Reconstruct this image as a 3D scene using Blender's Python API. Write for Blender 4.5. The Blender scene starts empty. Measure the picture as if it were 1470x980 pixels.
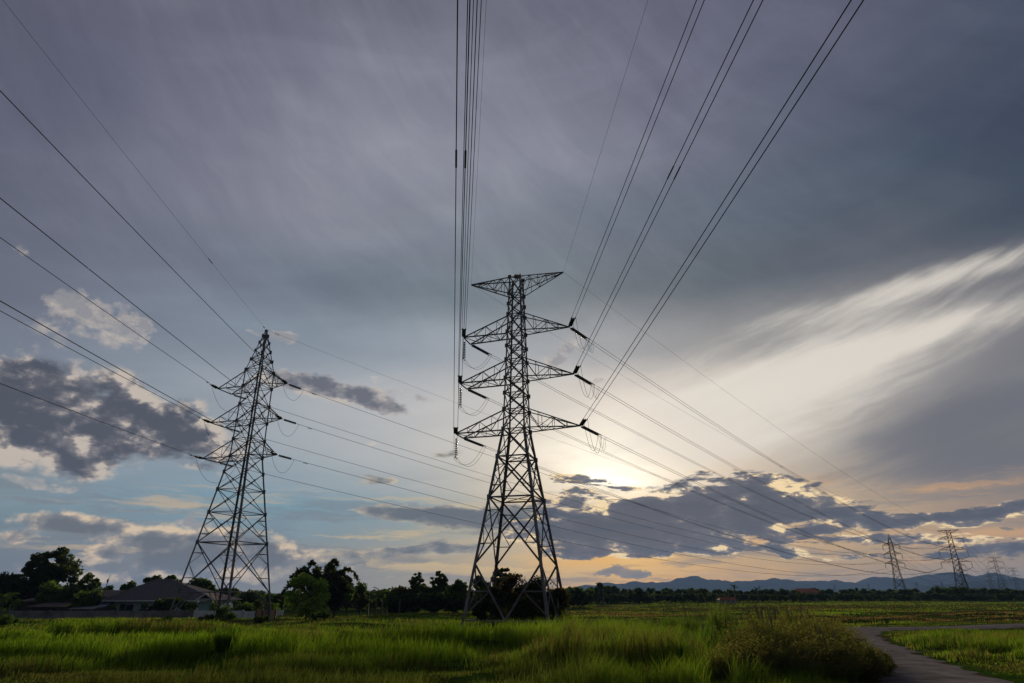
import bpy, math, random
import numpy as np
from mathutils import Vector, Matrix
R = math.radians
random.seed(7)
rng = np.random.default_rng(11)
sc = bpy.context.scene
col = sc.collection

# ------------------------------------------------------------------ camera
HC = 2.45
PITCH = R(21.86)
FPX = 900.0
cam_d = bpy.data.cameras.new('camera')
cam = bpy.data.objects.new('camera', cam_d)
col.objects.link(cam)
cam.location = (0, 0, HC)
cam.rotation_euler = (R(90) + PITCH, 0, 0)
cam_d.sensor_width = 36
cam_d.lens = 36 * FPX / 1470
cam_d.clip_start = 0.1
cam_d.clip_end = 30000
sc.camera = cam
cp, sp = math.cos(PITCH), math.sin(PITCH)


def ray(x, y):
    """direction of the line of sight through a point of the 1470 x 980 photograph"""
    cy = 490 - y
    return Vector(((x - 735) / FPX, (FPX * cp - cy * sp) / FPX, (FPX * sp + cy * cp) / FPX))


def gx(px, Y):
    return (px - 735) / 971.0 * Y


def gz(py, Y):
    r = ray(735, py)
    return HC + r.z / r.y * Y


# ------------------------------------------------------------------ sky
SUN_AZ, SUN_EL = R(8.4), R(10.0)
world = bpy.data.worlds.new('World')
sc.world = world
world.use_nodes = True


class NT:
    def __init__(s, tree):
        s.t = tree
        s.t.nodes.clear()

    def n(s, kind, **kw):
        nd = s.t.nodes.new(kind)
        for k, v in kw.items():
            setattr(nd, k, v)
        return nd

    def link(s, a, b):
        s.t.links.new(a, b)

    def put(s, sock, v):
        if hasattr(v, 'is_output'):
            s.link(v, sock)
        elif v is not None:
            sock.default_value = v

    def math(s, op, a, b=None, c=None, clamp=False):
        m = s.n('ShaderNodeMath', operation=op, use_clamp=clamp)
        s.put(m.inputs[0], a)
        s.put(m.inputs[1], b)
        s.put(m.inputs[2], c)
        return m.outputs[0]

    def vmath(s, op, a, b=None):
        m = s.n('ShaderNodeVectorMath', operation=op)
        s.put(m.inputs[0], a)
        s.put(m.inputs[1], b)
        return m.outputs['Value'] if op in ('DOT_PRODUCT', 'LENGTH') else m.outputs[0]

    def mix(s, f, a, b, blend='MIX'):
        m = s.n('ShaderNodeMix', data_type='RGBA', blend_type=blend)
        s.put(m.inputs[0], f)
        s.put(m.inputs[6], a)
        s.put(m.inputs[7], b)
        return m.outputs[2]

    def smooth(s, v, a, b, lo=0.0, hi=1.0):
        m = s.n('ShaderNodeMapRange', interpolation_type='SMOOTHSTEP')
        s.put(m.inputs[0], v)
        m.inputs[1].default_value = a
        m.inputs[2].default_value = b
        m.inputs[3].default_value = lo
        m.inputs[4].default_value = hi
        return m.outputs[0]

    def noise(s, vec, scale, detail=6, rough=0.55, dist=0.0, out='Fac'):
        m = s.n('ShaderNodeTexNoise')
        s.put(m.inputs['Vector'], vec)
        m.inputs['Scale'].default_value = scale
        m.inputs['Detail'].default_value = detail
        m.inputs['Roughness'].default_value = rough
        m.inputs['Distortion'].default_value = dist
        return m.outputs[out]

    def ramp(s, f, stops, interp='LINEAR'):
        m = s.n('ShaderNodeValToRGB')
        cr = m.color_ramp
        cr.interpolation = interp
        while len(cr.elements) < len(stops):
            cr.elements.new(0.5)
        for e, (p, c) in zip(cr.elements, stops):
            e.position = p
            e.color = (*c[:3], 1)
        s.put(m.inputs[0], f)
        return m.outputs[0]


def lin(c):
    return tuple(((v / 255) / 12.92 if v / 255 <= 0.04045 else ((v / 255 + 0.055) / 1.055) ** 2.4) for v in c)


def azel(x, y):
    r = ray(x, y)
    return math.degrees(math.atan2(r.x, r.y)), math.degrees(math.atan2(r.z, math.hypot(r.x, r.y)))


def to_px(az, el):
    a, e = R(az), R(el)
    X, Y, Z = math.sin(a) * math.cos(e), math.cos(a) * math.cos(e), math.sin(e)
    fw = max(Y * cp + Z * sp, 0.2)
    up = -Y * sp + Z * cp
    return 735 + FPX * X / fw, 490 - FPX * up / fw


# broad colours of the evening sky, by direction
GX = [0, 150, 300, 450, 600, 750, 900, 1050, 1200, 1350, 1470]
GY = [0, 100, 200, 300, 400, 500, 600, 680, 740, 800, 850]
GC = [
 [(90,92,109),(99,100,116),(105,106,122),(109,110,125),(113,113,128),(106,108,124),(102,103,120),(103,104,123),(97,98,117),(84,90,108),(72,80,98)],
 [(90,93,111),(98,100,119),(107,109,127),(118,120,137),(128,129,144),(124,125,141),(112,113,130),(106,109,128),(92,96,115),(70,78,96),(62,72,91)],
 [(95,98,116),(106,109,126),(122,124,140),(134,136,150),(144,146,159),(144,145,159),(122,124,140),(104,108,125),(82,92,108),(66,77,95),(62,72,90)],
 [(98,102,119),(112,115,132),(126,128,143),(138,140,153),(138,141,154),(130,137,149),(108,116,131),(94,104,119),(78,90,106),(66,79,95),(62,74,91)],
 [(106,110,126),(110,115,131),(110,118,133),(108,118,132),(98,112,124),(97,112,123),(92,105,116),(87,98,109),(90,96,107),(112,112,118),(110,112,120)],
 [(118,126,141),(124,134,149),(130,142,156),(138,150,163),(148,158,169),(156,163,170),(156,159,164),(146,146,148),(168,165,162),(150,147,146),(118,118,124)],
 [(132,140,150),(146,154,162),(156,164,172),(180,183,187),(194,194,194),(206,203,198),(232,222,210),(222,212,200),(160,156,153),(118,118,124),(110,112,120)],
 [(128,144,154),(134,150,162),(134,154,168),(152,166,175),(172,176,178),(212,202,186),(255,250,235),(215,200,182),(165,155,145),(128,124,126),(118,116,120)],
 [(112,136,148),(114,140,154),(108,144,162),(106,148,168),(122,150,162),(165,158,145),(245,215,165),(215,185,145),(194,165,130),(176,150,126),(150,134,124)],
 [(116,124,134),(122,127,134),(126,129,134),(132,134,136),(152,150,142),(172,162,138),(236,184,102),(190,160,120),(184,154,120),(166,143,118),(146,130,118)],
 [(114,120,130),(122,124,130),(126,127,130),(144,140,132),(162,154,132),(190,162,112),(232,172,84),(205,156,98),(165,142,115),(150,132,115),(135,122,115)],
]
GL = np.array([[lin(c) for c in row] for row in GC])


def sky_colour(px, py):
    px = min(max(px, GX[0]), GX[-1])
    py = min(max(py, GY[0]), GY[-1])
    i = min(max(np.searchsorted(GX, px) - 1, 0), len(GX) - 2)
    j = min(max(np.searchsorted(GY, py) - 1, 0), len(GY) - 2)
    u = (px - GX[i]) / (GX[i + 1] - GX[i])
    v = (py - GY[j]) / (GY[j + 1] - GY[j])
    a = GL[j, i] * (1 - u) + GL[j, i + 1] * u
    b = GL[j + 1, i] * (1 - u) + GL[j + 1, i + 1] * u
    return a * (1 - v) + b * v


W = NT(world.node_tree)
geo = W.n('ShaderNodeTexCoord')
sep = W.n('ShaderNodeSeparateXYZ')
W.link(geo.outputs['Generated'], sep.inputs[0])
AZ = W.math('MULTIPLY', W.math('ARCTAN2', sep.outputs[0], sep.outputs[1]), 57.29578)
EL = W.math('MULTIPLY', W.math('ARCSINE', sep.outputs[2]), 57.29578)
cmb = W.n('ShaderNodeCombineXYZ')
W.link(AZ, cmb.inputs[0])
W.link(EL, cmb.inputs[1])
cmb.inputs[2].default_value = 1.0
P0 = cmb.outputs[0]


def warped(scale, amount, stretch=(1, 2, 1)):
    v = W.vmath('MULTIPLY', P0, stretch)
    nz = W.noise(v, scale, 5, 0.6, out='Color')
    d = W.vmath('MULTIPLY', W.vmath('SUBTRACT', nz, (0.5, 0.5, 0.5)), (amount, amount / stretch[1], 0.0))
    return W.vmath('ADD', P0, d)


sepw = W.n('ShaderNodeSeparateXYZ')
W.link(warped(0.09, 5.0, (1, 2.4, 1)), sepw.inputs[0])
AZf = W.math('MULTIPLY_ADD', sepw.outputs[0], 1 / 100, 0.5, clamp=True)
ELw = sepw.outputs[1]
rows = [-2, 0.8, 2.6, 4.6, 6.5, 9, 12, 16, 21, 26, 32, 38, 44, 50]
base = None
for k, e in enumerate(rows):
    stops = []
    for q in range(21):
        az = -50 + 5 * q
        stops.append((q / 20, tuple(sky_colour(*to_px(az, e)))))
    c = W.ramp(AZf, stops)
    base = c if base is None else W.mix(W.smooth(ELw, rows[k - 1], e), base, c)

sky = W.n('ShaderNodeTexSky', sky_type='NISHITA')
sky.sun_disc = False
sky.sun_elevation = SUN_EL
sky.sun_rotation = SUN_AZ
sky.dust_density = 3.0
base = W.mix(0.028, base, W.mix(1.0, sky.outputs[0], (0.1, 0.1, 0.1, 1), 'MULTIPLY'))

# pale veils of high cloud
vs = W.vmath('MULTIPLY', P0, (1, 2.2, 1))
rot = W.n('ShaderNodeVectorRotate', rotation_type='Z_AXIS')
W.link(vs, rot.inputs[0])
rot.inputs['Angle'].default_value = R(-24)
veil = W.noise(W.vmath('MULTIPLY', rot.outputs[0], (0.45, 1.2, 1)), 0.10, 6, 0.5, 0.8)
veil2 = W.noise(W.vmath('MULTIPLY', P0, (0.6, 2.0, 1)), 0.07, 4, 0.5, 0.3)
veilm = W.math('MULTIPLY', W.smooth(veil, 0.35, 0.72), W.smooth(veil2, 0.35, 0.65))
base = W.mix(1.0, base, W.mix(veilm, (0.94, 0.94, 0.95, 1), (1.09, 1.085, 1.08, 1)), 'MULTIPLY')


def blob(p, cx, cy, rx, ry, ang=0.0, amp=1.0):
    """soft elliptical patch of cloud fixed to a direction"""
    a = math.radians(ang)
    c0 = np.array(azel(cx, cy))
    ax = np.array(azel(cx + 4 * math.cos(a), cy + 4 * math.sin(a))) - c0
    bx = np.array(azel(cx - 4 * math.sin(a), cy + 4 * math.cos(a))) - c0
    M = np.linalg.inv(np.column_stack([ax / 4 * rx, bx / 4 * ry]))
    t = -M @ c0
    d1 = W.vmath('DOT_PRODUCT', p, (M[0, 0], M[0, 1], t[0]))
    d2 = W.vmath('DOT_PRODUCT', p, (M[1, 0], M[1, 1], t[1]))
    r2 = W.math('MULTIPLY_ADD', d1, d1, W.math('MULTIPLY', d2, d2))
    return W.math('POWER', 0.42, r2), amp


def field(p, blobs):
    tot = None
    for b in blobs:
        e, amp = blob(p, *b)
        tot = W.math('MULTIPLY_ADD', e, amp, tot if tot is not None else 0.0)
    return tot


def voro(vec, scale, detail=3, rough=0.55):
    m = W.n('ShaderNodeTexVoronoi', feature='F1', voronoi_dimensions='2D')
    W.link(vec, m.inputs['Vector'])
    m.inputs['Scale'].default_value = scale
    m.inputs['Detail'].default_value = detail
    m.inputs['Roughness'].default_value = rough
    m.normalize = True
    return m.outputs['Distance']


def cloud(base, blobs, stops, p, nz, namp, lo, hi, opacity=1.0, shade=None, samp=1.0, top=0.85, relief=0.0):
    """stops run from the thin sunlit rim (0) to the thick shaded middle (1)"""
    f = field(p, blobs)
    gate = W.math('MULTIPLY', W.smooth(f, 0.02, 0.32), namp)
    D = W.math('MULTIPLY_ADD', W.math('SUBTRACT', nz, 0.5), gate, f)
    m = W.smooth(D, lo, hi, 0.0, opacity)
    S = W.math('MULTIPLY_ADD', D, 1 / (top - lo), -lo / (top - lo))
    if shade is not None:
        S = W.math('MULTIPLY_ADD', W.math('SUBTRACT', shade, 0.5), samp, S)
    if relief:
        S = W.math('MULTIPLY_ADD', REL, -relief, S)
    return W.mix(m, base, W.ramp(S, [(q, lin(c)) for q, c in stops], 'LINEAR'))


wp = warped(0.22, 4.0)
wp2 = warped(0.45, 3.0, (1, 3.0, 1))
wq = warped(0.9, 1.2, (1, 1.5, 1))
fA = W.noise(W.vmath('MULTIPLY', P0, (1, 1.6, 1)), 0.26, 8, 0.62, 0.2)
puff = W.math('SUBTRACT', 1.0, voro(W.vmath('MULTIPLY', wq, (1, 1.5, 1)), 0.34, 3, 0.55))
nA = W.math('MULTIPLY_ADD', W.math('SUBTRACT', puff, 0.68), 0.55, fA)
nB = W.noise(W.vmath('MULTIPLY', P0, (0.7, 2.9, 1)), 0.38, 8, 0.64, 0.35)
nC = W.math('MULTIPLY_ADD', W.math('SUBTRACT', puff, 0.68), 0.7, W.noise(W.vmath('MULTIPLY', P0, (1, 1.5, 1)), 0.5, 6, 0.62, 0.2))
nS2 = W.math('MULTIPLY_ADD', W.math('SUBTRACT', 0.66, puff), 0.9, W.noise(W.vmath('MULTIPLY', wq, (1, 1.6, 1)), 0.16, 3, 0.6, 0.4))
nS = W.noise(W.vmath('MULTIPLY', wq, (0.9, 1.9, 1)), 0.33, 6, 0.6, 0.4)

# side light on the cloud tops: how fast the cloud thins towards the upper right
wqo = W.vmath('ADD', wq, (0.75, 0.85, 0))
REL = W.math('ADD',
             W.math('MULTIPLY', W.math('SUBTRACT', puff, W.math('SUBTRACT', 1.0, voro(W.vmath('MULTIPLY', wqo, (1, 1.5, 1)), 0.34, 3, 0.55))), 0.55),
             W.math('SUBTRACT', fA, W.noise(W.vmath('MULTIPLY', W.vmath('ADD', P0, (0.75, 0.85, 0)), (1, 1.6, 1)), 0.26, 8, 0.62, 0.2)))
# fine fibres of ice cloud
rot2 = W.n('ShaderNodeVectorRotate', rotation_type='Z_AXIS')
W.link(W.vmath('MULTIPLY', warped(0.05, 5.0, (1, 1.5, 1)), (1, 1, 1)), rot2.inputs[0])
rot2.inputs['Angle'].default_value = R(-17)
fib = W.noise(W.vmath('MULTIPLY', rot2.outputs[0], (0.16, 1.5, 1)), 0.42, 7, 0.6, 0.25)
rot3 = W.n('ShaderNodeVectorRotate', rotation_type='Z_AXIS')
W.link(warped(0.06, 6.0, (1, 1.2, 1)), rot3.inputs[0])
rot3.inputs['Angle'].default_value = R(38)
fib2 = W.noise(W.vmath('MULTIPLY', rot3.outputs[0], (0.35, 1.3, 1)), 0.22, 8, 0.62, 0.35)
high = W.smooth(EL, 16, 30)
base = W.mix(high, base, W.mix(1.0, base, W.ramp(fib2, [(0.30, (0.90, 0.90, 0.92)), (0.5, (1, 1, 1)), (0.70, (1.13, 1.12, 1.10))]), 'MULTIPLY'))

# broad bright streak and soft grey veils on the right
wv = warped(0.06, 6.0, (1, 1.6, 1))
fb = W.math('MULTIPLY', W.math('SUBTRACT', fib, 0.5), 1.25)
def gated(f):
    return W.math('MULTIPLY_ADD', fb, W.smooth(f, 0.05, 0.45), f)
st = gated(field(wv, [
    (1400, 386, 170, 15, -13, 0.52), (1180, 446, 170, 24, -17, 0.45), (1215, 515, 210, 46, -17, 0.75), (1010, 585, 190, 62, -10, 0.60),
    (1360, 470, 150, 20, -14, 0.42), (1090, 640, 170, 28, -4, 0.40), (1110, 565, 280, 75, -14, 0.28)]))
base = W.mix(W.smooth(st, 0.12, 1.15, 0, 0.82), base, (*lin((232, 224, 212)), 1))
gr = gated(field(wv, [
    (1340, 612, 190, 34, -12, 0.85), (1440, 560, 110, 36, -15, 0.60), (1330, 680, 190, 20, -4, 0.65), (1400, 650, 120, 28, 0, 0.6), (1450, 426, 120, 16, -14, 0.60), (1310, 430, 130, 9, -15, 0.4)]))
base = W.mix(W.smooth(gr, 0.25, 1.1, 0, 0.78), base, (*lin((108, 110, 119)), 1))
# glow round the hidden sun
gl = W.math('MULTIPLY', field(wp2, [(874, 690, 42, 9, 5, 1.35), (858, 668, 70, 22, 8, 0.42), (900, 676, 60, 10, 0, 0.3), (850, 625, 90, 34, -14, 0.18)]), W.smooth(nB, 0.25, 0.55, 0.55, 1.1))
base = W.mix(W.math('MULTIPLY', gl, 0.85, clamp=True), base, (1.5, 1.35, 1.08, 1))
base = W.mix(W.math('MULTIPLY', field(wp2, [(900, 834, 160, 13, 0, 0.9), (850, 806, 120, 10, 0, 0.8), (1020, 826, 140, 10, 0, 0.6)]), W.smooth(nB, 0.30, 0.60)), base, (*lin((248, 188, 92)), 1))
# thin level streaks low over the horizon
lowm = W.smooth(EL, 10.5, 5.0)
lowm.node.inputs[1].default_value, lowm.node.inputs[2].default_value = 5.0, 10.5
lowm.node.inputs[3].default_value, lowm.node.inputs[4].default_value = 1.0, 0.0
sl = W.noise(W.vmath('MULTIPLY', wp2, (0.20, 2.4, 1)), 0.42, 7, 0.6, 0.2)
sl2 = W.noise(W.vmath('MULTIPLY', wp2, (0.13, 1.7, 1.7)), 0.50, 5, 0.6, 0.1)
base = W.mix(W.math('MULTIPLY', W.smooth(sl, 0.50, 0.62, 0, 0.55), lowm), base, (*lin((122, 122, 126)), 1))
warm = W.ramp(AZf, [(0.0, lin((190, 168, 150))), (0.4, lin((212, 186, 140))), (0.58, lin((255, 204, 112))), (0.7, lin((232, 178, 116))), (1.0, lin((190, 150, 118)))])
base = W.mix(W.math('MULTIPLY', W.smooth(sl2, 0.52, 0.68, 0, 0.75), lowm), base, warm)

# small pale clouds lit from the side
base = cloud(base, [(100, 436, 40, 22, 10, 0.9), (168, 474, 34, 32, 20, 0.9), (50, 490, 60, 30, 0, 0.4), (212, 466, 16, 9, 0, 0.8), (400, 485, 30, 9, 8, 1.1),
                    (28, 360, 16, 16, 30, 0.3), (815, 500, 24, 16, -25, 0.7), (793, 520, 26, 9, 5, 0.65), (585, 570, 40, 10, 14, 0.6), (545, 545, 22, 6, 0, 0.4),
                    (263, 738, 9, 16, 0, 1.0), (276, 752, 22, 11, 0, 0.9), (250, 430, 16, 9, 0, 0.35),
                    (30, 690, 60, 7, 2, 0.6), (90, 700, 40, 5, 2, 0.5), (520, 640, 60, 7, 0, 0.35), (840, 545, 40, 8, 0, 0.4)],
             [(0.0, (214, 200, 184)), (0.35, (188, 178, 170)), (0.9, (150, 148, 152))], wp, nC, 2.0, 0.32, 0.95, 0.78, nS2, 0.9, 0.9, 3.0)
# grey cumulus, upper left
base = cloud(base, [(20, 560, 70, 36, 0, 0.85), (85, 585, 95, 36, 22, 0.85), (60, 640, 80, 32, 6, 0.95), (125, 668, 34, 18, -10, 0.7), (200, 600, 60, 30, 16, 0.75),
                    (280, 625, 62, 42, 10, 0.72), (235, 650, 60, 26, 8, 0.45), (180, 560, 60, 24, 20, 0.35), (8, 610, 50, 34, 0, 0.6), (40, 530, 50, 14, 0, 0.5)],
             [(0.0, (196, 184, 172)), (0.18, (168, 158, 152)), (0.42, (124, 121, 125)), (0.7, (94, 95, 104)), (1.0, (78, 81, 93))], wp, nA, 2.0, 0.16, 0.72, 0.95, nS2, 1.3, 1.25, 4.2)
base = cloud(base, [(470, 556, 75, 14, 9, 0.95), (430, 545, 40, 10, 6, 0.5), (540, 580, 50, 11, 14, 0.7)],
             [(0.0, (190, 182, 174)), (0.35, (146, 143, 146)), (0.9, (98, 102, 114))], wp2, nA, 1.5, 0.26, 0.62, 0.92, nS2, 1.0, 1.15, 3.0)
# lower left banks
base = cloud(base, [(95, 752, 62, 15, 4, 0.9), (150, 758, 60, 9, 0, 0.7), (15, 772, 40, 9, 0, 0.7), (265, 785, 62, 26, 0, 0.9), (215, 775, 50, 10, 0, 0.6),
                    (340, 778, 60, 19, 0, 0.8), (400, 800, 70, 17, 0, 0.6), (300, 815, 110, 24, 0, 0.7), (150, 792, 28, 10, 0, 0.7), (60, 808, 90, 7, 0, 0.45), (120, 830, 120, 10, 0, 0.5)],
             [(0.0, (222, 198, 168)), (0.2, (184, 168, 152)), (0.5, (130, 129, 131)), (1.0, (104, 108, 115))], wp2, nA, 1.9, 0.20, 0.68, 0.93, nS2, 1.2, 1.15, 3.6)
base = cloud(base, [(600, 736, 90, 10, 3, 0.85), (690, 742, 90, 15, 0, 0.95), (760, 745, 70, 18, 0, 0.7), (540, 690, 30, 10, 0, 0.75), (590, 792, 130, 8, -2, 0.7), (480, 812, 50, 7, -8, 0.6),
                    (650, 780, 60, 8, 0, 0.5), (650, 652, 50, 7, 0, 0.35), (420, 815, 90, 6, 0, 0.5), (620, 830, 80, 5, 0, 0.4)],
             [(0.0, (198, 184, 160)), (0.3, (156, 150, 142)), (0.7, (114, 118, 123)), (1.0, (98, 105, 114))], wp2, nB, 1.9, 0.28, 0.60, 0.9, nS, 1.6, 1.1, 1.5)
# the dark bank under the sun
base = cloud(base, [(900, 745, 120, 24, 0, 0.95), (1010, 716, 95, 22, -4, 0.85), (1100, 700, 75, 15, 8, 0.8), (1070, 738, 130, 22, 0, 0.75), (950, 772, 150, 17, 2, 0.85), (860, 765, 90, 18, 0, 0.7),
                    (1210, 740, 120, 13, 4, 0.9), (1080, 788, 80, 9, 0, 0.6), (880, 792, 100, 8, 0, 0.75), (820, 720, 40, 10, 0, 0.6), (828, 688, 34, 6, 6, 0.85), (822, 704, 26, 4, 0, 0.7), (890, 700, 34, 4, 0, 0.6),
                    (1330, 745, 90, 7, -6, 0.8), (1430, 734, 80, 10, -8, 0.95), (1260, 772, 90, 4, -3, 0.6), (1460, 790, 90, 11, -2, 0.7), (1390, 775, 110, 4, -2, 0.5), (1180, 762, 60, 9, 0, 0.5),
                    (898, 677, 12, 3, 0, 0.5), (1280, 800, 120, 4, 0, 0.4)],
             [(0.0, (250, 222, 172)), (0.10, (186, 168, 146)), (0.22, (118, 115, 118)), (0.5, (92, 96, 108)), (1.0, (80, 86, 99))], wp2, nB, 3.2, 0.22, 0.56, 0.96, nS, 1.9, 1.35, 2.2)
base = cloud(base, [(880, 822, 30, 7, 0, 1.0), (915, 825, 14, 5, 0, 0.9), (883, 814, 10, 5, 0, 0.7), (1195, 790, 10, 5, 0, 0.7), (1440, 758, 10, 2.5, 0, 0.8)],
             [(0.0, (206, 166, 112)), (0.4, (140, 130, 122)), (1.0, (112, 112, 118))], wp2, nA, 2.2, 0.30, 0.50, 0.9, nS, 1.2, 1.2, 1.5)

# the sky behind the photographer is dimmer, away from the low sun
rear = W.smooth(sep.outputs[1], -0.45, 0.30, 0.72, 1.0)
rc = W.n('ShaderNodeCombineXYZ')
for _i in range(3):
    W.link(rear, rc.inputs[_i])
base = W.mix(1.0, base, rc.outputs[0], 'MULTIPLY')
total = W.mix(1.0, base, (10, 10, 10, 1), 'MULTIPLY')
bg = W.n('ShaderNodeBackground')
bg.inputs[1].default_value = 0.1
W.link(total, bg.inputs[0])
wo = W.n('ShaderNodeOutputWorld')
W.link(bg.outputs[0], wo.inputs[0])

sun_d = bpy.data.lights.new('sun', 'SUN')
sun_d.energy = 3.6
sun_d.angle = R(9)
sun_d.color = (1.0, 0.86, 0.66)
sun = bpy.data.objects.new('sun', sun_d)
col.objects.link(sun)
sd = Vector((math.sin(SUN_AZ) * math.cos(SUN_EL), math.cos(SUN_AZ) * math.cos(SUN_EL), math.sin(SUN_EL)))
sun.rotation_euler = sd.to_track_quat('Z', 'Y').to_euler()

sc.view_settings.view_transform = 'Standard'
sc.view_settings.look = 'None'
sc.view_settings.exposure = 0
sc.view_settings.gamma = 1
sc.view_settings.use_curve_mapping = False
sc.cycles.max_bounces = 6
sc.cycles.diffuse_bounces = 3
sc.cycles.glossy_bounces = 2
sc.cycles.transmission_bounces = 4
sc.cycles.volume_bounces = 0
sc.cycles.transparent_max_bounces = 8
sc.cycles.use_denoising = True


# ------------------------------------------------------------------ helpers
def tag(o, label=None, cat=None, group=None, kind=None):
    if label:
        assert 4 <= len(label.split()) <= 16, label
        o['label'] = label
    if cat:
        o['category'] = cat
    if group:
        o['group'] = group
    if kind:
        o['kind'] = kind
    return o


def empty(name, loc, rz=0.0):
    o = bpy.data.objects.new(name, None)
    o.empty_display_size = 0.3
    o.location = loc
    o.rotation_euler = (0, 0, rz)
    col.objects.link(o)
    return o


def copy_tree(o, parent=None):
    c = o.copy()
    col.objects.link(c)
    c.parent = parent
    for ch in list(o.children):
        copy_tree(ch, c)
    return c


class MB:
    def __init__(s):
        s.v, s.f, s.c = [], [], None

    def quadbox(s, p, q, a, b):
        """box from p to q with half vectors a, b"""
        n = len(s.v)
        for e in (p, q):
            for sa, sb in ((-1, -1), (1, -1), (1, 1), (-1, 1)):
                s.v.append(e + a * sa + b * sb)
        s.f += [(n, n + 3, n + 2, n + 1), (n + 4, n + 5, n + 6, n + 7)]
        for k in range(4):
            s.f.append((n + k, n + (k + 1) % 4, n + 4 + (k + 1) % 4, n + 4 + k))

    def box(s, c, size, rz=0.0):
        c = Vector(c)
        X = Vector((math.cos(rz), math.sin(rz), 0)) * size[0] / 2
        Y = Vector((-math.sin(rz), math.cos(rz), 0)) * size[1] / 2
        Z = Vector((0, 0, size[2] / 2))
        s.quadbox(c - Z, c + Z, X, Y)

    def angle(s, p, q, w, t=None, inward=None):
        """steel angle (L section) from p to q"""
        p, q = Vector(p), Vector(q)
        d = (q - p)
        if d.length < 1e-4:
            return
        d.normalize()
        t = t or w * 0.22
        ref = Vector(inward) if inward is not None else Vector((0, 0, 1))
        if abs(ref.normalized().dot(d)) > 0.95:
            ref = Vector((1, 0.3, 0))
        a = (ref - d * ref.dot(d)).normalized()
        b = d.cross(a).normalized()
        if inward is not None:
            a, b = (a + b).normalized(), (a - b).normalized()
        sec = [(0, 0), (w, 0), (w, t), (t, t), (t, w), (0, w)]
        off = w * 0.35
        n = len(s.v)
        for e in (p, q):
            for u, v in sec:
                s.v.append(e + a * (u - off) + b * (v - off))
        for k in range(6):
            s.f.append((n + k, n + (k + 1) % 6, n + 6 + (k + 1) % 6, n + 6 + k))
        s.f.append(tuple(n + k for k in (5, 4, 3, 2, 1, 0)))
        s.f.append(tuple(n + 6 + k for k in range(6)))

    def tube(s, pts, rad, sides=6, cap=True):
        pts = [Vector(p) for p in pts]
        m = len(pts)
        if not hasattr(rad, '__len__'):
            rad = [rad] * m
        n0 = len(s.v)
        prev = None
        for i, p in enumerate(pts):
            d = (pts[min(i + 1, m - 1)] - pts[max(i - 1, 0)])
            d = d.normalized() if d.length > 1e-9 else Vector((0, 0, 1))
            if prev is None:
                a = d.cross(Vector((0, 0, 1)) if abs(d.z) < 0.9 else Vector((1, 0, 0))).normalized()
            else:
                a = (prev - d * prev.dot(d)).normalized()
            prev = a
            b = d.cross(a)
            for k in range(sides):
                t = 2 * math.pi * k / sides
                s.v.append(p + (a * math.cos(t) + b * math.sin(t)) * rad[i])
        for i in range(m - 1):
            for k in range(sides):
                k2 = (k + 1) % sides
                s.f.append((n0 + i * sides + k, n0 + i * sides + k2, n0 + (i + 1) * sides + k2, n0 + (i + 1) * sides + k))
        if cap:
            s.f.append(tuple(n0 + k for k in range(sides))[::-1])
            s.f.append(tuple(n0 + (m - 1) * sides + k for k in range(sides)))

    def poly(s, pts):
        n = len(s.v)
        s.v += [Vector(p) for p in pts]
        s.f.append(tuple(range(n, n + len(pts))))

    def build(s, name, mat, parent=None, smooth=False, loc=None):
        me = bpy.data.meshes.new(name)
        me.from_pydata([tuple(v) for v in s.v], [], s.f)
        me.materials.append(mat)
        if smooth:
            me.shade_smooth()
        o = bpy.data.objects.new(name, me)
        if loc:
            o.location = loc
        o.parent = parent
        col.objects.link(o)
        return o


def np_mesh(name, V, faces, mat, parent=None, colours=None, smooth=False, link=True):
    """faces: list of (k, array[n,k])"""
    me = bpy.data.meshes.new(name)
    me.vertices.add(len(V))
    me.vertices.foreach_set('co', np.asarray(V, np.float32).ravel())
    loops = np.concatenate([f.ravel() for f in faces]).astype(np.int32)
    tot = np.concatenate([np.full(len(f), f.shape[1], np.int32) for f in faces])
    start = np.concatenate([[0], np.cumsum(tot)[:-1]]).astype(np.int32)
    me.loops.add(len(loops))
    me.loops.foreach_set('vertex_index', loops)
    me.polygons.add(len(tot))
    me.polygons.foreach_set('loop_start', start)
    me.polygons.foreach_set('loop_total', tot)
    me.update(calc_edges=True)
    if colours is not None:
        at = me.color_attributes.new('tint', 'FLOAT_COLOR', 'POINT')
        c4 = np.ones((len(V), 4), np.float32)
        c4[:, :3] = colours
        at.data.foreach_set('color', c4.ravel())
    me.materials.append(mat)
    if smooth:
        me.shade_smooth()
    if not link:
        return me
    o = bpy.data.objects.new(name, me)
    o.parent = parent
    col.objects.link(o)
    return o


_perm = np.random.default_rng(3).random((256, 256))


def vnoise(x, y):
    xi = np.floor(x).astype(int)
    yi = np.floor(y).astype(int)
    u = x - xi
    v = y - yi
    u = u * u * (3 - 2 * u)
    v = v * v * (3 - 2 * v)
    g = lambda a, b: _perm[a & 255, b & 255]
    return (g(xi, yi) * (1 - u) + g(xi + 1, yi) * u) * (1 - v) + (g(xi, yi + 1) * (1 - u) + g(xi + 1, yi + 1) * u) * v


def fbm(x, y, o=4):
    x = np.asarray(x, float)
    y = np.asarray(y, float)
    t, a, n = 0, 0.5, 0
    for k in range(o):
        t = t + a * vnoise(x * 2 ** k + 17.3 * k, y * 2 ** k + 5.1 * k)
        n += a
        a *= 0.5
    return t / n


def sst(x, a, b):
    t = np.clip((np.asarray(x, float) - a) / (b - a), 0, 1)
    return t * t * (3 - 2 * t)


# ------------------------------------------------------------------ materials
def mat_new(name):
    m = bpy.data.materials.new(name)
    m.use_nodes = True
    return m, NT(m.node_tree)


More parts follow.
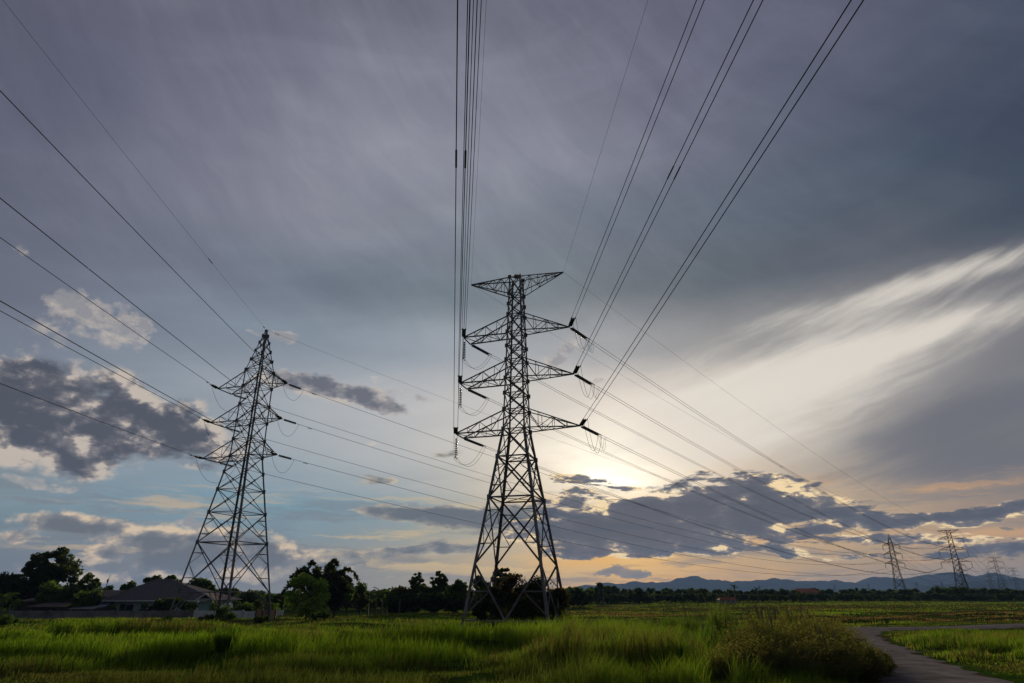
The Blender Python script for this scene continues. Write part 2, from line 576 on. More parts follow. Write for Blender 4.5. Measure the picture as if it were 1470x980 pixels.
def surf(name, c1, c2, scale=3.0, rough=0.7, metal=0.0, bump=0.0, spec=0.4, detail=6, c3=None, coord='Object', stretch=(1, 1, 1)):
    m, T = mat_new(name)
    tc = T.n('ShaderNodeTexCoord')
    v = T.vmath('MULTIPLY', tc.outputs[coord], stretch)
    nz = T.noise(v, scale, detail, 0.6)
    stops = [(0.35, c1), (0.65, c2)] if c3 is None else [(0.32, c1), (0.5, c2), (0.68, c3)]
    c = T.ramp(nz, stops)
    b = T.n('ShaderNodeBsdfPrincipled')
    T.link(c, b.inputs['Base Color'])
    b.inputs['Roughness'].default_value = rough
    b.inputs['Metallic'].default_value = metal
    b.inputs['Specular IOR Level'].default_value = spec
    if bump:
        bp = T.n('ShaderNodeBump')
        bp.inputs['Strength'].default_value = bump
        T.link(T.noise(v, scale * 4, 5, 0.6), bp.inputs['Height'])
        T.link(bp.outputs[0], b.inputs['Normal'])
    o = T.n('ShaderNodeOutputMaterial')
    T.link(b.outputs[0], o.inputs[0])
    return m


def leafmat(name, tint=(1, 1, 1), trans=0.4, spec=0.0):
    m, T = mat_new(name)
    at = T.n('ShaderNodeAttribute', attribute_name='tint')
    c = T.mix(1.0, at.outputs['Color'], (*tint, 1), 'MULTIPLY')
    b = T.n('ShaderNodeBsdfPrincipled')
    T.link(c, b.inputs['Base Color'])
    b.inputs['Roughness'].default_value = 1.0
    b.inputs['Specular IOR Level'].default_value = spec
    tr = T.n('ShaderNodeBsdfTranslucent')
    T.link(T.mix(1.0, c, (1.25, 1.3, 0.7, 1), 'MULTIPLY'), tr.inputs[0])
    mx = T.n('ShaderNodeMixShader')
    mx.inputs[0].default_value = trans
    T.link(b.outputs[0], mx.inputs[1])
    T.link(tr.outputs[0], mx.inputs[2])
    o = T.n('ShaderNodeOutputMaterial')
    T.link(mx.outputs[0], o.inputs[0])
    return m


M = {
    'steel': surf('weathered_steel', (0.10, 0.080, 0.066), (0.17, 0.155, 0.145), 0.9, 0.62, 0.25, 0.15, c3=(0.23, 0.22, 0.215)),
    'steel_far': surf('weathered_steel_far', (0.07, 0.065, 0.06), (0.10, 0.095, 0.09), 0.9, 0.7, 0.1),
    'wire': surf('aluminium_wire', (0.045, 0.045, 0.05), (0.065, 0.065, 0.07), 2, 0.85, 0.0, spec=0.1),
    'porcelain': surf('brown_porcelain', (0.035, 0.026, 0.024), (0.06, 0.045, 0.04), 5, 0.25, 0.0, spec=0.6),
    'greyglass': surf('grey_porcelain', (0.10, 0.095, 0.09), (0.15, 0.145, 0.135), 5, 0.3, 0.0, spec=0.6),
    'bark': surf('bark', (0.035, 0.026, 0.018), (0.075, 0.06, 0.045), 5, 0.9, bump=0.5, stretch=(1, 1, 0.3)),
    'stalk': surf('pale_stalk', (0.08, 0.09, 0.05), (0.16, 0.15, 0.09), 5, 0.8),
    'road': surf('worn_road', (0.125, 0.104, 0.096), (0.19, 0.164, 0.153), 1.1, 1.0, bump=0.8, c3=(0.25, 0.222, 0.208), coord='Object', detail=10, spec=0.0),
    'soil': surf('bare_soil', (0.060, 0.033, 0.022), (0.11, 0.062, 0.042), 1.5, 1.0, bump=0.6, spec=0.0),
    'tile': surf('dark_roof_tile', (0.11, 0.095, 0.10), (0.16, 0.14, 0.145), 2.0, 1.0, spec=0.0, bump=0.3, stretch=(1, 1, 6)),
    'rust': surf('rusty_roof_sheet', (0.10, 0.07, 0.06), (0.15, 0.115, 0.105), 1.2, 0.95, spec=0.05, bump=0.2, stretch=(6, 1, 1)),
    'tealwall': surf('pale_teal_plaster', (0.34, 0.50, 0.54), (0.42, 0.58, 0.62), 0.8, 0.85),
    'white': surf('white_paint', (0.50, 0.50, 0.50), (0.68, 0.68, 0.67), 1.5, 0.7),
    'concrete': surf('grey_concrete', (0.10, 0.092, 0.088), (0.19, 0.18, 0.172), 0.6, 0.9, bump=0.3, c3=(0.24, 0.225, 0.21)),
    'darkwood': surf('dark_timber', (0.03, 0.022, 0.018), (0.06, 0.045, 0.035), 3, 0.85),
    'bluedoor': surf('blue_door', (0.03, 0.12, 0.34), (0.05, 0.17, 0.42), 2, 0.5),
    'tan': surf('tan_boards', (0.28, 0.16, 0.09), (0.38, 0.23, 0.14), 2, 0.8, stretch=(8, 8, 1)),
    'redroof': surf('red_roof', (0.26, 0.045, 0.025), (0.36, 0.075, 0.04), 0.8, 0.75),
    'orangeroof': surf('orange_roof', (0.34, 0.10, 0.05), (0.46, 0.15, 0.08), 0.5, 0.75),
    'glass': surf('dark_window', (0.02, 0.025, 0.03), (0.03, 0.035, 0.04), 2, 0.1, spec=0.8),
    'plaster': surf('cream_plaster', (0.34, 0.32, 0.29), (0.44, 0.41, 0.37), 0.8, 0.85),
    'litter': surf('white_plastic', (0.6, 0.6, 0.6), (0.7, 0.7, 0.7), 3, 0.5),
    'leaf': leafmat('foliage', (1.28, 1.28, 1.28), 0.42),
    'thinleaf': leafmat('thin_foliage', (1, 1, 1), 0.5),
    'grass': leafmat('grass_blades', (1, 1, 1), 0.50),
}

# terrain base function ------------------------------------------------
ROAD = [(7.5, -2), (9.3, 8), (12.9, 21), (15.9, 31.0), (19.9, 41), (24.2, 51.0)]
CROSS = [(21.5, 47.5), (24.5, 51), (33, 52.3), (44.5, 57.5), (80, 71), (130, 90)]


def seg_dist(x, y, path):
    x = np.asarray(x, float)
    y = np.asarray(y, float)
    d = np.full(x.shape, 1e9)
    for (x0, y0), (x1, y1) in zip(path[:-1], path[1:]):
        dx, dy = x1 - x0, y1 - y0
        t = np.clip(((x - x0) * dx + (y - y0) * dy) / (dx * dx + dy * dy), 0, 1)
        d = np.minimum(d, np.hypot(x - x0 - t * dx, y - y0 - t * dy))
    return d


def road_d(x, y):
    return np.minimum(seg_dist(x, y, ROAD), seg_dist(x, y, CROSS))


def banks(x, y):
    """low cross-field banks: a short steep side towards the viewer, a long gentle back"""
    u = (y + 1.3 * np.sin(x / 5.5) + 0.12 * x + 1.6 * (fbm(x / 9, y / 9, 2) - 0.5) - 24.0) / (5.2 + 0.03 * y)
    k = np.floor(u)
    f = u - k
    amp = 0.22 + 0.34 * vnoise(x / 8 + 3.3 * k, k * 1.7)
    amp = amp * (u > 0) * (1 - sst(y, 48, 62)) * (1 - sst(x, 2, 9))
    return amp * sst(f, 0, 0.26) * (1 - sst(f, 0.28, 1.0)), amp * np.exp(-((f - 0.27) / 0.17) ** 2)


def ground_h(x, y):
    x = np.asarray(x, float)
    y = np.asarray(y, float)
    m = sst(road_d(x, y), 2.4, 12)
    h = -0.5 * sst(y, 32, 58) * sst(30 - x, -30, 10) - 0.35 * sst(y, 60, 110) * sst(x, 5, 30) - 0.6 * sst(y, 76, 102) * sst(-x, 12, 28)
    far = 1 - sst(np.hypot(x, y), 140, 260) * 0.6
    ridge = (fbm(x / 13 + 3, y / 3.4, 3) - 0.5) * 1.0 * far
    fine = (fbm(x / 2.2, y / 1.6, 3) - 0.5) * 0.18
    # a drainage dip in front, a bank behind it
    dip = -0.20 * np.exp(-((y - 27.5 - 1.5 * np.sin(x / 9)) / 2.2) ** 2) * sst(4 - x, -2, 6)
    bank = banks(x, y)[0]
    tw = np.minimum(np.hypot(x - 0.5, y - 62), np.hypot(x + 32.5, y - 75.5))
    tk = (0.15 + 0.85 * sst(tw, 7, 14)) * (1 - 0.75 * sst(y, 85, 125))
    mid = sst(y, 34, 42) * (1 - sst(y, 66, 76)) * sst(x, -16, -10) * (1 - sst(x, 7, 13))
    tk = tk * (1 - 0.75 * mid)
    bank = bank * (1 - 0.75 * mid)
    h = h - 0.12 * mid - 0.30 * np.exp(-(np.hypot(x - 0.5, y - 60) / 8.5) ** 2)
    return (h + ridge * (0.45 + 0.4 * sst(y, 42, 60)) * tk + fine + dip + bank) * m - 0.03


def gh(x, y):
    return float(ground_h(np.array([x]), np.array([y]))[0])


# ------------------------------------------------------------------ ground, road, hills
def axis_pts(dense_a, dense_b, step, far):
    pts = list(np.arange(dense_a, dense_b + step, step))
    s, p = step, pts[-1]
    while p < far:
        s *= 1.16
        p += s
        pts.append(p)
    s, p = step, pts[0]
    left = []
    while p > -far:
        s *= 1.16
        p -= s
        left.append(p)
    return np.array(left[::-1] + pts)


xs = axis_pts(-60, 60, 0.55, 6000)
ys = axis_pts(12, 125, 0.55, 6000)
GXX, GYY = np.meshgrid(xs, ys)
GZZ = ground_h(GXX, GYY)
nx, ny = len(xs), len(ys)
idx = np.arange(nx * ny).reshape(ny, nx)
quads = np.stack([idx[:-1, :-1], idx[:-1, 1:], idx[1:, 1:], idx[1:, :-1]], -1).reshape(-1, 4)


def ground_mat():
    m, T = mat_new('field_ground')
    g = T.n('ShaderNodeNewGeometry')
    v = T.vmath('MULTIPLY', g.outputs['Position'], (1, 2.6, 1))
    n1 = T.noise(v, 0.05, 8, 0.6)
    n2 = T.noise(v, 0.6, 6, 0.6)
    n3 = T.noise(g.outputs['Position'], 6.0, 4, 0.6)
    c = T.ramp(n1, [(0.36, (0.035, 0.075, 0.010)), (0.5, (0.050, 0.085, 0.013)), (0.60, (0.085, 0.070, 0.026)), (0.7, (0.11, 0.062, 0.034))])
    c = T.mix(0.8, c, T.ramp(n2, [(0.3, (0.55, 0.55, 0.55)), (0.7, (1.25, 1.25, 1.2))]), 'MULTIPLY')
    c = T.mix(0.8, c, T.ramp(n3, [(0.3, (0.6, 0.6, 0.6)), (0.7, (1.2, 1.2, 1.2))]), 'MULTIPLY')
    b = T.n('ShaderNodeBsdfDiffuse')
    T.link(c, b.inputs['Color'])
    bp = T.n('ShaderNodeBump')
    bp.inputs['Strength'].default_value = 0.5
    bp.inputs['Distance'].default_value = 0.3
    T.link(T.noise(v, 1.6, 8, 0.65), bp.inputs['Height'])
    T.link(bp.outputs[0], b.inputs['Normal'])
    o = T.n('ShaderNodeOutputMaterial')
    T.link(b.outputs[0], o.inputs[0])
    return m


gnd = np_mesh('ground', np.stack([GXX, GYY, GZZ], -1).reshape(-1, 3), [(quads)], ground_mat(), smooth=True)
tag(gnd, kind='structure')


def smooth_path(pts, n=10):
    pts = [np.array(p, float) for p in pts]
    out = []
    P = [2 * pts[0] - pts[1]] + pts + [2 * pts[-1] - pts[-2]]
    for i in range(1, len(P) - 2):
        for k in range(n):
            t = k / n
            out.append(0.5 * ((2 * P[i]) + (-P[i - 1] + P[i + 1]) * t + (2 * P[i - 1] - 5 * P[i] + 4 * P[i + 1] - P[i + 2]) * t * t
                              + (-P[i - 1] + 3 * P[i] - 3 * P[i + 1] + P[i + 2]) * t ** 3))
    out.append(pts[-1])
    return out


def road_strip(name, path, w0, w1, z, mat, seed, flare=0.0):
    pts = smooth_path(path, 30)
    b = MB()
    V = []
    n = len(pts)
    for i, p in enumerate(pts):
        d = pts[min(i + 1, n - 1)] - pts[max(i - 1, 0)]
        d = d / np.linalg.norm(d)
        nn = np.array([-d[1], d[0]])
        w = w0 + (w1 - w0) * i / n + flare * max(0, (i / n - 0.8) / 0.2) ** 2
        for k in range(7):
            u = -1 + 2 * k / 6
            j = (fbm(np.array([i * 0.45 + seed]), np.array([k * 1.7]), 3)[0] - 0.5) * 1.1 if k in (0, 6) else 0
            q = p + nn * (u * w + j)
            V.append((q[0], q[1], z + 0.03 * (1 - u * u) - (0.05 if k in (0, 6) else 0)))
    b.v = [Vector(v) for v in V]
    for i in range(n - 1):
        for k in range(6):
            b.f.append((i * 7 + k, i * 7 + k + 1, (i + 1) * 7 + k + 1, (i + 1) * 7 + k))
    o = b.build(name, mat, smooth=True)
    return tag(o, kind='structure')


road_strip('road', ROAD, 1.75, 1.95, 0.030, M['road'], 1, 1.6)
road_strip('side_road', CROSS, 1.9, 1.9, 0.018, M['road'], 5)
road_strip('road_verge', ROAD, 2.35, 2.6, -0.030, M['soil'], 9, 1.5)


def hills(name, prof, Y, depth, mat, amp, seed):
    """a mountain range: skyline heights from the profile, spurs running towards the viewer"""
    az = np.array([p[0] for p in prof], float)
    zz = np.array([gz(p[1], Y) for p in prof])
    X = (az - 735) / 971.0 * Y
    n, m = 420, 26
    xx = np.linspace(X[0], X[-1], n)
    zr = np.interp(xx, X, zz) + (fbm(xx / 95 + seed, xx * 0, 5) - 0.5) * amp
    V = []
    for j in range(m):
        t = j / (m - 1)
        for i in range(n):
            u = (t - 0.45) / 0.45 if t < 0.45 else (t - 0.45) / 0.55
            f = 1 - abs(u) ** 0.9
            y = Y + (t - 0.45) * depth
            spur = (fbm(np.array([xx[i] / 170 + seed]), np.array([y / 260.0]), 4)[0] - 0.5)
            z = max(zr[i], 2) * max(f, 0) * (1 + spur * 0.9 * (abs(u) > 0.01) * min(abs(u) * 3, 1)) - 4 * abs(u)
            V.append((xx[i], y, z))
    V = np.array(V)
    ii = np.arange(n * m).reshape(m, n)
    q = np.stack([ii[:-1, :-1], ii[:-1, 1:], ii[1:, 1:], ii[1:, :-1]], -1).reshape(-1, 4)
    return tag(np_mesh(name, V, [q], mat, smooth=True), kind='structure')


forest = surf('forested_slope', (0.020, 0.030, 0.026), (0.045, 0.055, 0.045), 0.02, 1.0, spec=0.0, detail=8)
hills('mountain_range', [(700, 850), (790, 846), (830, 841), (870, 838), (905, 835), (928, 838), (960, 832), (1005, 827.5), (1038, 834), (1060, 830), (1110, 831), (1135, 830.5), (1160, 832), (1180, 835), (1210, 831),
                         (1245, 836), (1258, 830), (1275, 828.5), (1320, 829), (1345, 825), (1370, 821), (1400, 824), (1445, 824), (1475, 830), (1600, 826), (1800, 840)], 4600, 1500, forest, 48, 1)
hills('near_hills', [(1200, 850), (1262, 846), (1300, 847), (1340, 842), (1375, 838), (1395, 833), (1415, 831), (1445, 832), (1470, 830), (1600, 828), (1750, 845)], 3300, 900, forest, 22, 5)

# haze over the plain
hz = MB()
hz.box((0, 0, 78), (13000, 13000, 166))
m, T = mat_new('evening_haze')
vol = T.n('ShaderNodeVolumePrincipled')
vol.inputs['Color'].default_value = (0.34, 0.56, 1.0, 1)
vol.inputs['Density'].default_value = 0.000085
vol.inputs['Anisotropy'].default_value = 0.1
oo = T.n('ShaderNodeOutputMaterial')
T.link(vol.outputs[0], oo.inputs['Volume'])
USE_HAZE = True
if USE_HAZE:
    tag(hz.build('haze', m), kind='stuff')


# ------------------------------------------------------------------ grass
def brown_zone(x, y):
    n = fbm(x / 22 + 9, y / 9 + 2, 4)
    z = sst(x, 4, 22) * sst(y, 52, 66) * (1 - sst(y, 150, 190))
    z2 = sst(y, 50, 75) * 0.35
    return np.clip(z * sst(n, 0.36, 0.58) + z2 * sst(n, 0.55, 0.68), 0, 1)


def grass_height(x, y):
    n = fbm(x / 6.0, y / 2.4, 3)
    patch = sst(n, 0.42, 0.64)
    h = 0.12 + 0.56 * patch
    near_mid = sst(x, -1.5, 2.5) * (1 - sst(x, 9.5, 12)) * (1 - sst(y, 40, 50))
    h = h + near_mid * (0.15 + 0.75 * fbm(x / 1.6, y / 1.6, 2))
    h = h * 0.85 + 0.75 * banks(x, y)[1]
    h = h * (1 - 0.35 * sst(y, 95, 140))
    h = h * (1 - 0.42 * sst(y, 36, 46)) * (1 - 0.1 * sst(y, 60, 110))
    h = h * (0.35 + 0.65 * sst(road_d(x, y), 1.9, 4.2))
    h = h * (1 - 0.55 * sst(x, 6.2, 7.6) * (1 - sst(y, 31, 37)) * (1 - sst(x, 15, 17)))
    h = h * (1 - 0.35 * sst(y, 34, 42) * (1 - sst(y, 66, 76)) * sst(x, -16, -10) * (1 - sst(x, 5, 9)))
    h = np.where(brown_zone(x, y) > 0.4, h * 0.6, h)
    tw = np.minimum(np.hypot(x - 0.5, y - 60), np.hypot(x + 32.5, y - 73))
    h = h * (0.30 + 0.70 * sst(tw, 7, 15))
    return h


def make_grass():
    def sample(n, r0, r1, p):
        u = rng.random(n)
        r = (r0 ** p + u * (r1 ** p - r0 ** p)) ** (1 / p)
        a = np.radians(rng.uniform(-47, 47, n))
        return r * np.sin(a), r * np.cos(a), r
    parts = [sample(420000, 17, 60, 1.0), sample(190000, 55, 130, 0.9), sample(200000, 115, 290, 1.0)]
    x = np.concatenate([p[0] for p in parts])
    y = np.concatenate([p[1] for p in parts])
    r = np.concatenate([p[2] for p in parts])
    # clumping
    x = x + rng.normal(0, 0.10, len(x))
    keep = (road_d(x, y) > 2.05 + 0.9 * rng.random(len(x)) ** 1.3 + 0.5 * (fbm(x / 0.8, y / 0.8, 2) - 0.5)) & (fbm(x / 0.9, y / 0.9, 2) > 0.30 + 0.15 * rng.random(len(x)))
    keep &= ~((y > 106) & (x < -18))
    x, y, r = x[keep], y[keep], r[keep]
    n = len(x)
    h = grass_height(x, y) * rng.uniform(0.55, 1.25, n)
    w = 0.0066 * (r / 20) ** 1.0 * rng.uniform(0.7, 1.5, n)
    z = ground_h(x, y) - 0.02
    th = rng.uniform(0, math.pi, n)
    wx, wy = np.cos(th) * w, np.sin(th) * w
    la = rng.uniform(0, 2 * math.pi, n)
    ll = h * rng.uniform(0.1, 0.55, n)
    lx, ly = np.cos(la) * ll + 0.12 * h, np.sin(la) * ll
    V = np.empty((n, 5, 3), np.float32)
    V[:, 0] = np.stack([x - wx, y - wy, z], -1)
    V[:, 1] = np.stack([x + wx, y + wy, z], -1)
    mx, my, mz = x + lx * 0.35, y + ly * 0.35, z + h * 0.62
    V[:, 2] = np.stack([mx - wx * 0.8, my - wy * 0.8, mz], -1)
    V[:, 3] = np.stack([mx + wx * 0.8, my + wy * 0.8, mz], -1)
    V[:, 4] = np.stack([x + lx, y + ly, z + h * (1 - 0.25 * (ll / h) ** 2)], -1)
    b = (np.arange(n) * 5)[:, None]
    q = b + np.array([[0, 1, 3, 2]])
    t = b + np.array([[2, 3, 4]])
    g1 = np.array([0.050, 0.100, 0.010])
    g2 = np.array([0.160, 0.245, 0.020])
    g3 = np.array([0.19, 0.18, 0.045])
    br = np.array([0.17, 0.100, 0.050])
    k = np.clip(fbm(x / 9, y / 4 + 7, 3) * 2.4 - 0.75 + rng.normal(0, 0.18, n), 0, 1)[:, None]
    c = g1 * (1 - k) + g2 * k
    yl = (rng.random(n) < 0.05 + 0.10 * sst(x, -3, 4) + 0.35 * sst(fbm(x / 3.5 + 30, y / 1.8, 3), 0.55, 0.68))[:, None]
    c = np.where(yl, g3, c)
    bz = brown_zone(x, y) * 0.9
    c = np.where((rng.random(n) < bz)[:, None], br * rng.uniform(0.7, 1.25, (n, 1)), c)
    dead = sst(fbm(x / 5.0 + 60, y / 2.2 + 11, 3), 0.56, 0.66) * 0.55
    c = np.where((rng.random(n) < dead)[:, None], np.array([0.13, 0.095, 0.045]) * rng.uniform(0.6, 1.2, (n, 1)), c)
    # dull olive strip right at the front
    fr = (sst(-y, -25.5, -21) * (1 - sst(x, 0, 4)) * 0.75)[:, None]
    c = c * (1 - fr) + np.array([0.085, 0.090, 0.028]) * fr
    col5 = np.repeat(c, 5, axis=0)
    o = np_mesh('field_grass', V.reshape(-1, 3), [q, t], M['grass'], colours=col5)
    tag(o, 'tall bright green grass covering the uneven field', 'grass', kind='stuff')


make_grass()


# ------------------------------------------------------------------ pylons
TH = R(16.7)
AX = Vector((math.cos(TH), -math.sin(TH), 0))      # along the crossarms of the two near pylons
BX = Vector((math.sin(TH), math.cos(TH), 0))
CB = Vector((0.5, 64.2, 0))
CA = Vector((-32.9, 77.4, 0))
CB2 = Vector((251, 375.5, 0))
CA2 = Vector((224.6, 390, 0))


def lathe_discs(b, p, q, n, r, rc=0.035, sides=8):
    """a string of cap-and-pin insulator discs from p to q"""
    p, q = Vector(p), Vector(q)
    pts, rad = [], []
    for k in range(n):
        for u, rr in ((0.12, rc), (0.30, r), (0.55, r * 0.92), (0.60, rc)):
            pts.append(p.lerp(q, (k + u) / n))
            rad.append(rr)
    b.tube([p] + pts + [q], [rc] + rad + [rc], sides)


class Tower:
    def __init__(s, name, label, cat, group, C, zb, prof, levels, leg_w, br_w, mat, rz):
        """prof: (z, half width) down the body; levels: heights of the bracing panels"""
        s.root = empty(name, (C.x, C.y, 0), rz)
        tag(s.root, label, cat, group)
        s.prof, s.mat, s.zb, s.br = prof, mat, zb, br_w
        s.lv = levels
        s.legs(leg_w)
        s.bracing(levels, br_w, leg_w)

    def hw(s, z):
        return float(np.interp(z, [p[0] for p in s.prof], [p[1] for p in s.prof]))

    def corner(s, sx, sy, z):
        w = s.hw(z)
        return Vector((sx * w, sy * w, z))

    def legs(s, w):
        for sx, sy in ((-1, -1), (1, -1), (1, 1), (-1, 1)):
            b = MB()
            zs = [s.zb - 0.4] + [z for z, _ in s.prof if z > s.zb]
            for i, (z0, z1) in enumerate(zip(zs[:-1], zs[1:])):
                ww = w * (1 - 0.42 * i / max(1, len(zs) - 2)) if len(zs) > 2 else w
                b.angle(s.corner(sx, sy, z0), s.corner(sx, sy, z1), ww, ww * 0.2, (-sx, -sy, 0))
            b.build('leg', s.mat, s.root)

    def bracing(s, lv, w, lw):
        b = MB()
        g = b
        for fx in range(4):
            c = [(-1, -1), (1, -1), (1, 1), (-1, 1)]
            p, q = c[fx], c[(fx + 1) % 4]
            nrm = Vector(((p[0] + q[0]) / 2, (p[1] + q[1]) / 2, 0))
            for i, (z0, z1, kind) in enumerate(lv):
                a0, a1 = s.corner(*p, z0), s.corner(*p, z1)
                b0, b1 = s.corner(*q, z0), s.corner(*q, z1)
                ww = w * (1.25 if z1 - z0 > 3.5 else 0.9)
                o = nrm * 0.02
                if kind == 'K':       # legs' lowest panel: struts from the belt down to the feet
                    m1 = (a1 + b1) / 2
                    b.angle(a1, b1, ww, inward=-nrm)
                    for e0, e1, f in ((a0, a1, b1), (b0, b1, a1)):
                        t = e1.lerp(f, 0.30)
                        b.angle(e0.lerp(e1, 0.08), t, w * 0.9, inward=-nrm)
                        b.angle(e0.lerp(e1, 0.08), e1.lerp(f, 0.14), w * 0.55, inward=-nrm)
                        b.angle(e0.lerp(e1, 0.5), t, w * 0.7, inward=-nrm)
                    continue
                if kind == 'V':       # inverted V from leg nodes to the middle of the ground belt
                    m0 = (a0 + b0) / 2
                    zm = z0 + (z1 - z0) * 0.52
                    for e0, e1 in ((a0, a1), (b0, b1)):
                        b.angle(e1, m0, ww * 1.1, inward=-nrm)
                        x = e0.lerp(e1, 0.5)
                        y = m0.lerp(e1, 0.5)
                        b.angle(x, y, w * 0.9, inward=-nrm)
                        b.angle(e0.lerp(e1, 0.08), y, w * 0.75, inward=-nrm)
                        b.angle(x, m0.lerp(e1, 0.75), w * 0.6, inward=-nrm)
                    b.angle(a0, b0, w * 0.9, inward=-nrm)
                    b.angle(a0 - Vector((0, 0, 0.75)), b0.lerp(a0, 0.55), w * 0.7, inward=-nrm)
                    b.angle(b0 - Vector((0, 0, 0.75)), a0.lerp(b0, 0.55), w * 0.7, inward=-nrm)
                    continue
                b.angle(a0 + o, b1 + o, ww, inward=-nrm)
                b.angle(b0 - o, a1 - o, ww, inward=-nrm)
                if kind in ('XH', 'XR'):
                    b.angle(a1, b1, ww * 0.85, inward=-nrm)
                if kind == 'XR':      # redundant members of the tall panels
                    w0, w1 = s.hw(z0), s.hw(z1)
                    t = w0 / (w0 + w1)
                    x = a0.lerp(b1, t)
                    for e0, e1 in ((a0, a1), (b0, b1)):
                        for u, tt in ((t * 0.5, 0.5), ((1 + t) * 0.5, 0.5)):
                            m = e0.lerp(e1, u)
                            yy = (e0 if u < t else e1).lerp(x, tt)
                            b.angle(m, yy, w * 0.6, inward=-nrm)
                        y0, y1 = e0.lerp(x, 0.5), e1.lerp(x, 0.5)
                        mm = e0.lerp(e1, t)
                        b.angle(mm, y0, w * 0.55, inward=-nrm)
                        b.angle(mm, y1, w * 0.55, inward=-nrm)
                if lw > 0.12:
                    t = s.hw(z0) / (s.hw(z0) + s.hw(z1))
                    for pt, r in ((a1, 0.20), (a0.lerp(b1, t), 0.11)):
                        tng = (b1 - a1).normalized()
                        g.quadbox(pt + nrm * 0.03 - Vector((0, 0, r * 1.2)), pt + nrm * 0.03 + Vector((0, 0, r * 1.2)), tng * r, nrm * 0.008)
        # plan bracing
        for z in sorted({z1 for _, z1, k in lv if k in ('XH', 'XR', 'K')}):
            b.angle(s.corner(-1, -1, z), s.corner(1, 1, z), w * 0.6)
            b.angle(s.corner(1, -1, z - 0.03), s.corner(-1, 1, z - 0.03), w * 0.6)
        b.build('lattice_bracing', s.mat, s.root)

    def arm(s, name, sgn, L, z, zt, end=0.0, n=4, w=0.11, flat_top=False):
        """crossarm: lower chords level at z, upper chords rising to zt at the body; end = half width of its tip"""
        b = MB()
        if flat_top:
            zl, zu = z, zt
        h0, h1 = s.hw(z), s.hw(zt)
        tips = [Vector((sgn * L, -end, z)), Vector((sgn * L, end, z))]
        lo = [s.corner(sgn, -1, z), s.corner(sgn, 1, z)]
        up = [s.corner(sgn, -1, zt), s.corner(sgn, 1, zt)]
        for k in (0, 1):
            b.angle(lo[k], tips[k], w * 1.1)
            b.angle(up[k], tips[k], w)
        if end > 0:
            b.angle(tips[0], tips[1], w * 1.4)
        P = lambda k, t: lo[k].lerp(tips[k], t)
        Q = lambda k, t: up[k].lerp(tips[k], t)
        for i in range(n):
            t0, t1 = i / n, (i + 1) / n
            last = i == n - 1
            for k in (0, 1):
                if not last:
                    b.angle(P(k, t1), Q(k, t1), w * 0.5)
                if i % 2 == 0:
                    b.angle(Q(k, t0), P(k, t1), w * 0.6)
                else:
                    b.angle(P(k, t0), Q(k, t1), w * 0.6)
            if not last or end > 0:
                b.angle(P(0, t1), P(1, t1), w * 0.5)
            if i % 2 == 0:
                b.angle(P(0, t0), P(1, t1), w * 0.55)
            else:
                b.angle(P(1, t0), P(0, t1), w * 0.55)
            if i < n - 1:
                b.angle(Q(0, t1), Q(1, t1), w * 0.45)
        o = b.build(name, s.mat, s.root)
        R3 = Matrix.Rotation(s.root.rotation_euler.z, 3, 'Z')
        return [R3 @ t + s.root.location for t in tips], o


def parab(P, Q, sag, n, t0=0.0, t1=1.0):
    out = []
    for k in range(n + 1):
        t = t0 + (t1 - t0) * k / n
        p = P.lerp(Q, t)
        p.z -= 4 * sag * t * (1 - t)
        out.append(p)
    return out


def local(root, p):
    return Matrix.Rotation(-root.rotation_euler.z, 3, 'Z') @ (Vector(p) - root.location)


def tension_string(root, tip, Q, sag, length, double, r, mat, thick=0.0):
    """insulator string along the start of the span tip -> Q; returns its live end"""
    S = (Q - tip).length
    pts = parab(tip, Q, sag, 4, 0, (length + 0.9) / S)
    d = (pts[-1] - pts[0]).normalized()
    side = d.cross(Vector((0, 0, 1))).normalized()
    b = MB()
    a0, a1 = tip + d * 0.35, tip + d * (0.35 + length)
    offs = (-0.10, 0.10) if double else (0.0,)
    for o in offs:
        lathe_discs(b, local(root, a0 + side * o), local(root, a1 + side * o), int(length / 0.165), r)
    o = b.build('insulator_string', mat, root, smooth=False)
    e = tip + d * (length + 0.75)
    f = MB()
    f.tube([local(root, tip), local(root, e)], 0.022, 5)
    if double:
        f.tube([local(root, a0 - side * 0.2), local(root, a0 + side * 0.2)], 0.045, 5)
        f.tube([local(root, a1 - side * 0.26), local(root, a1 + side * 0.26)], 0.05, 5)
        for q in (-0.2, 0.2):
            f.tube([local(root, a1 + side * q), local(root, e + side * q)], 0.045, 5)
    f.build('end_fittings', M['steel'], o)
    return e, side, d


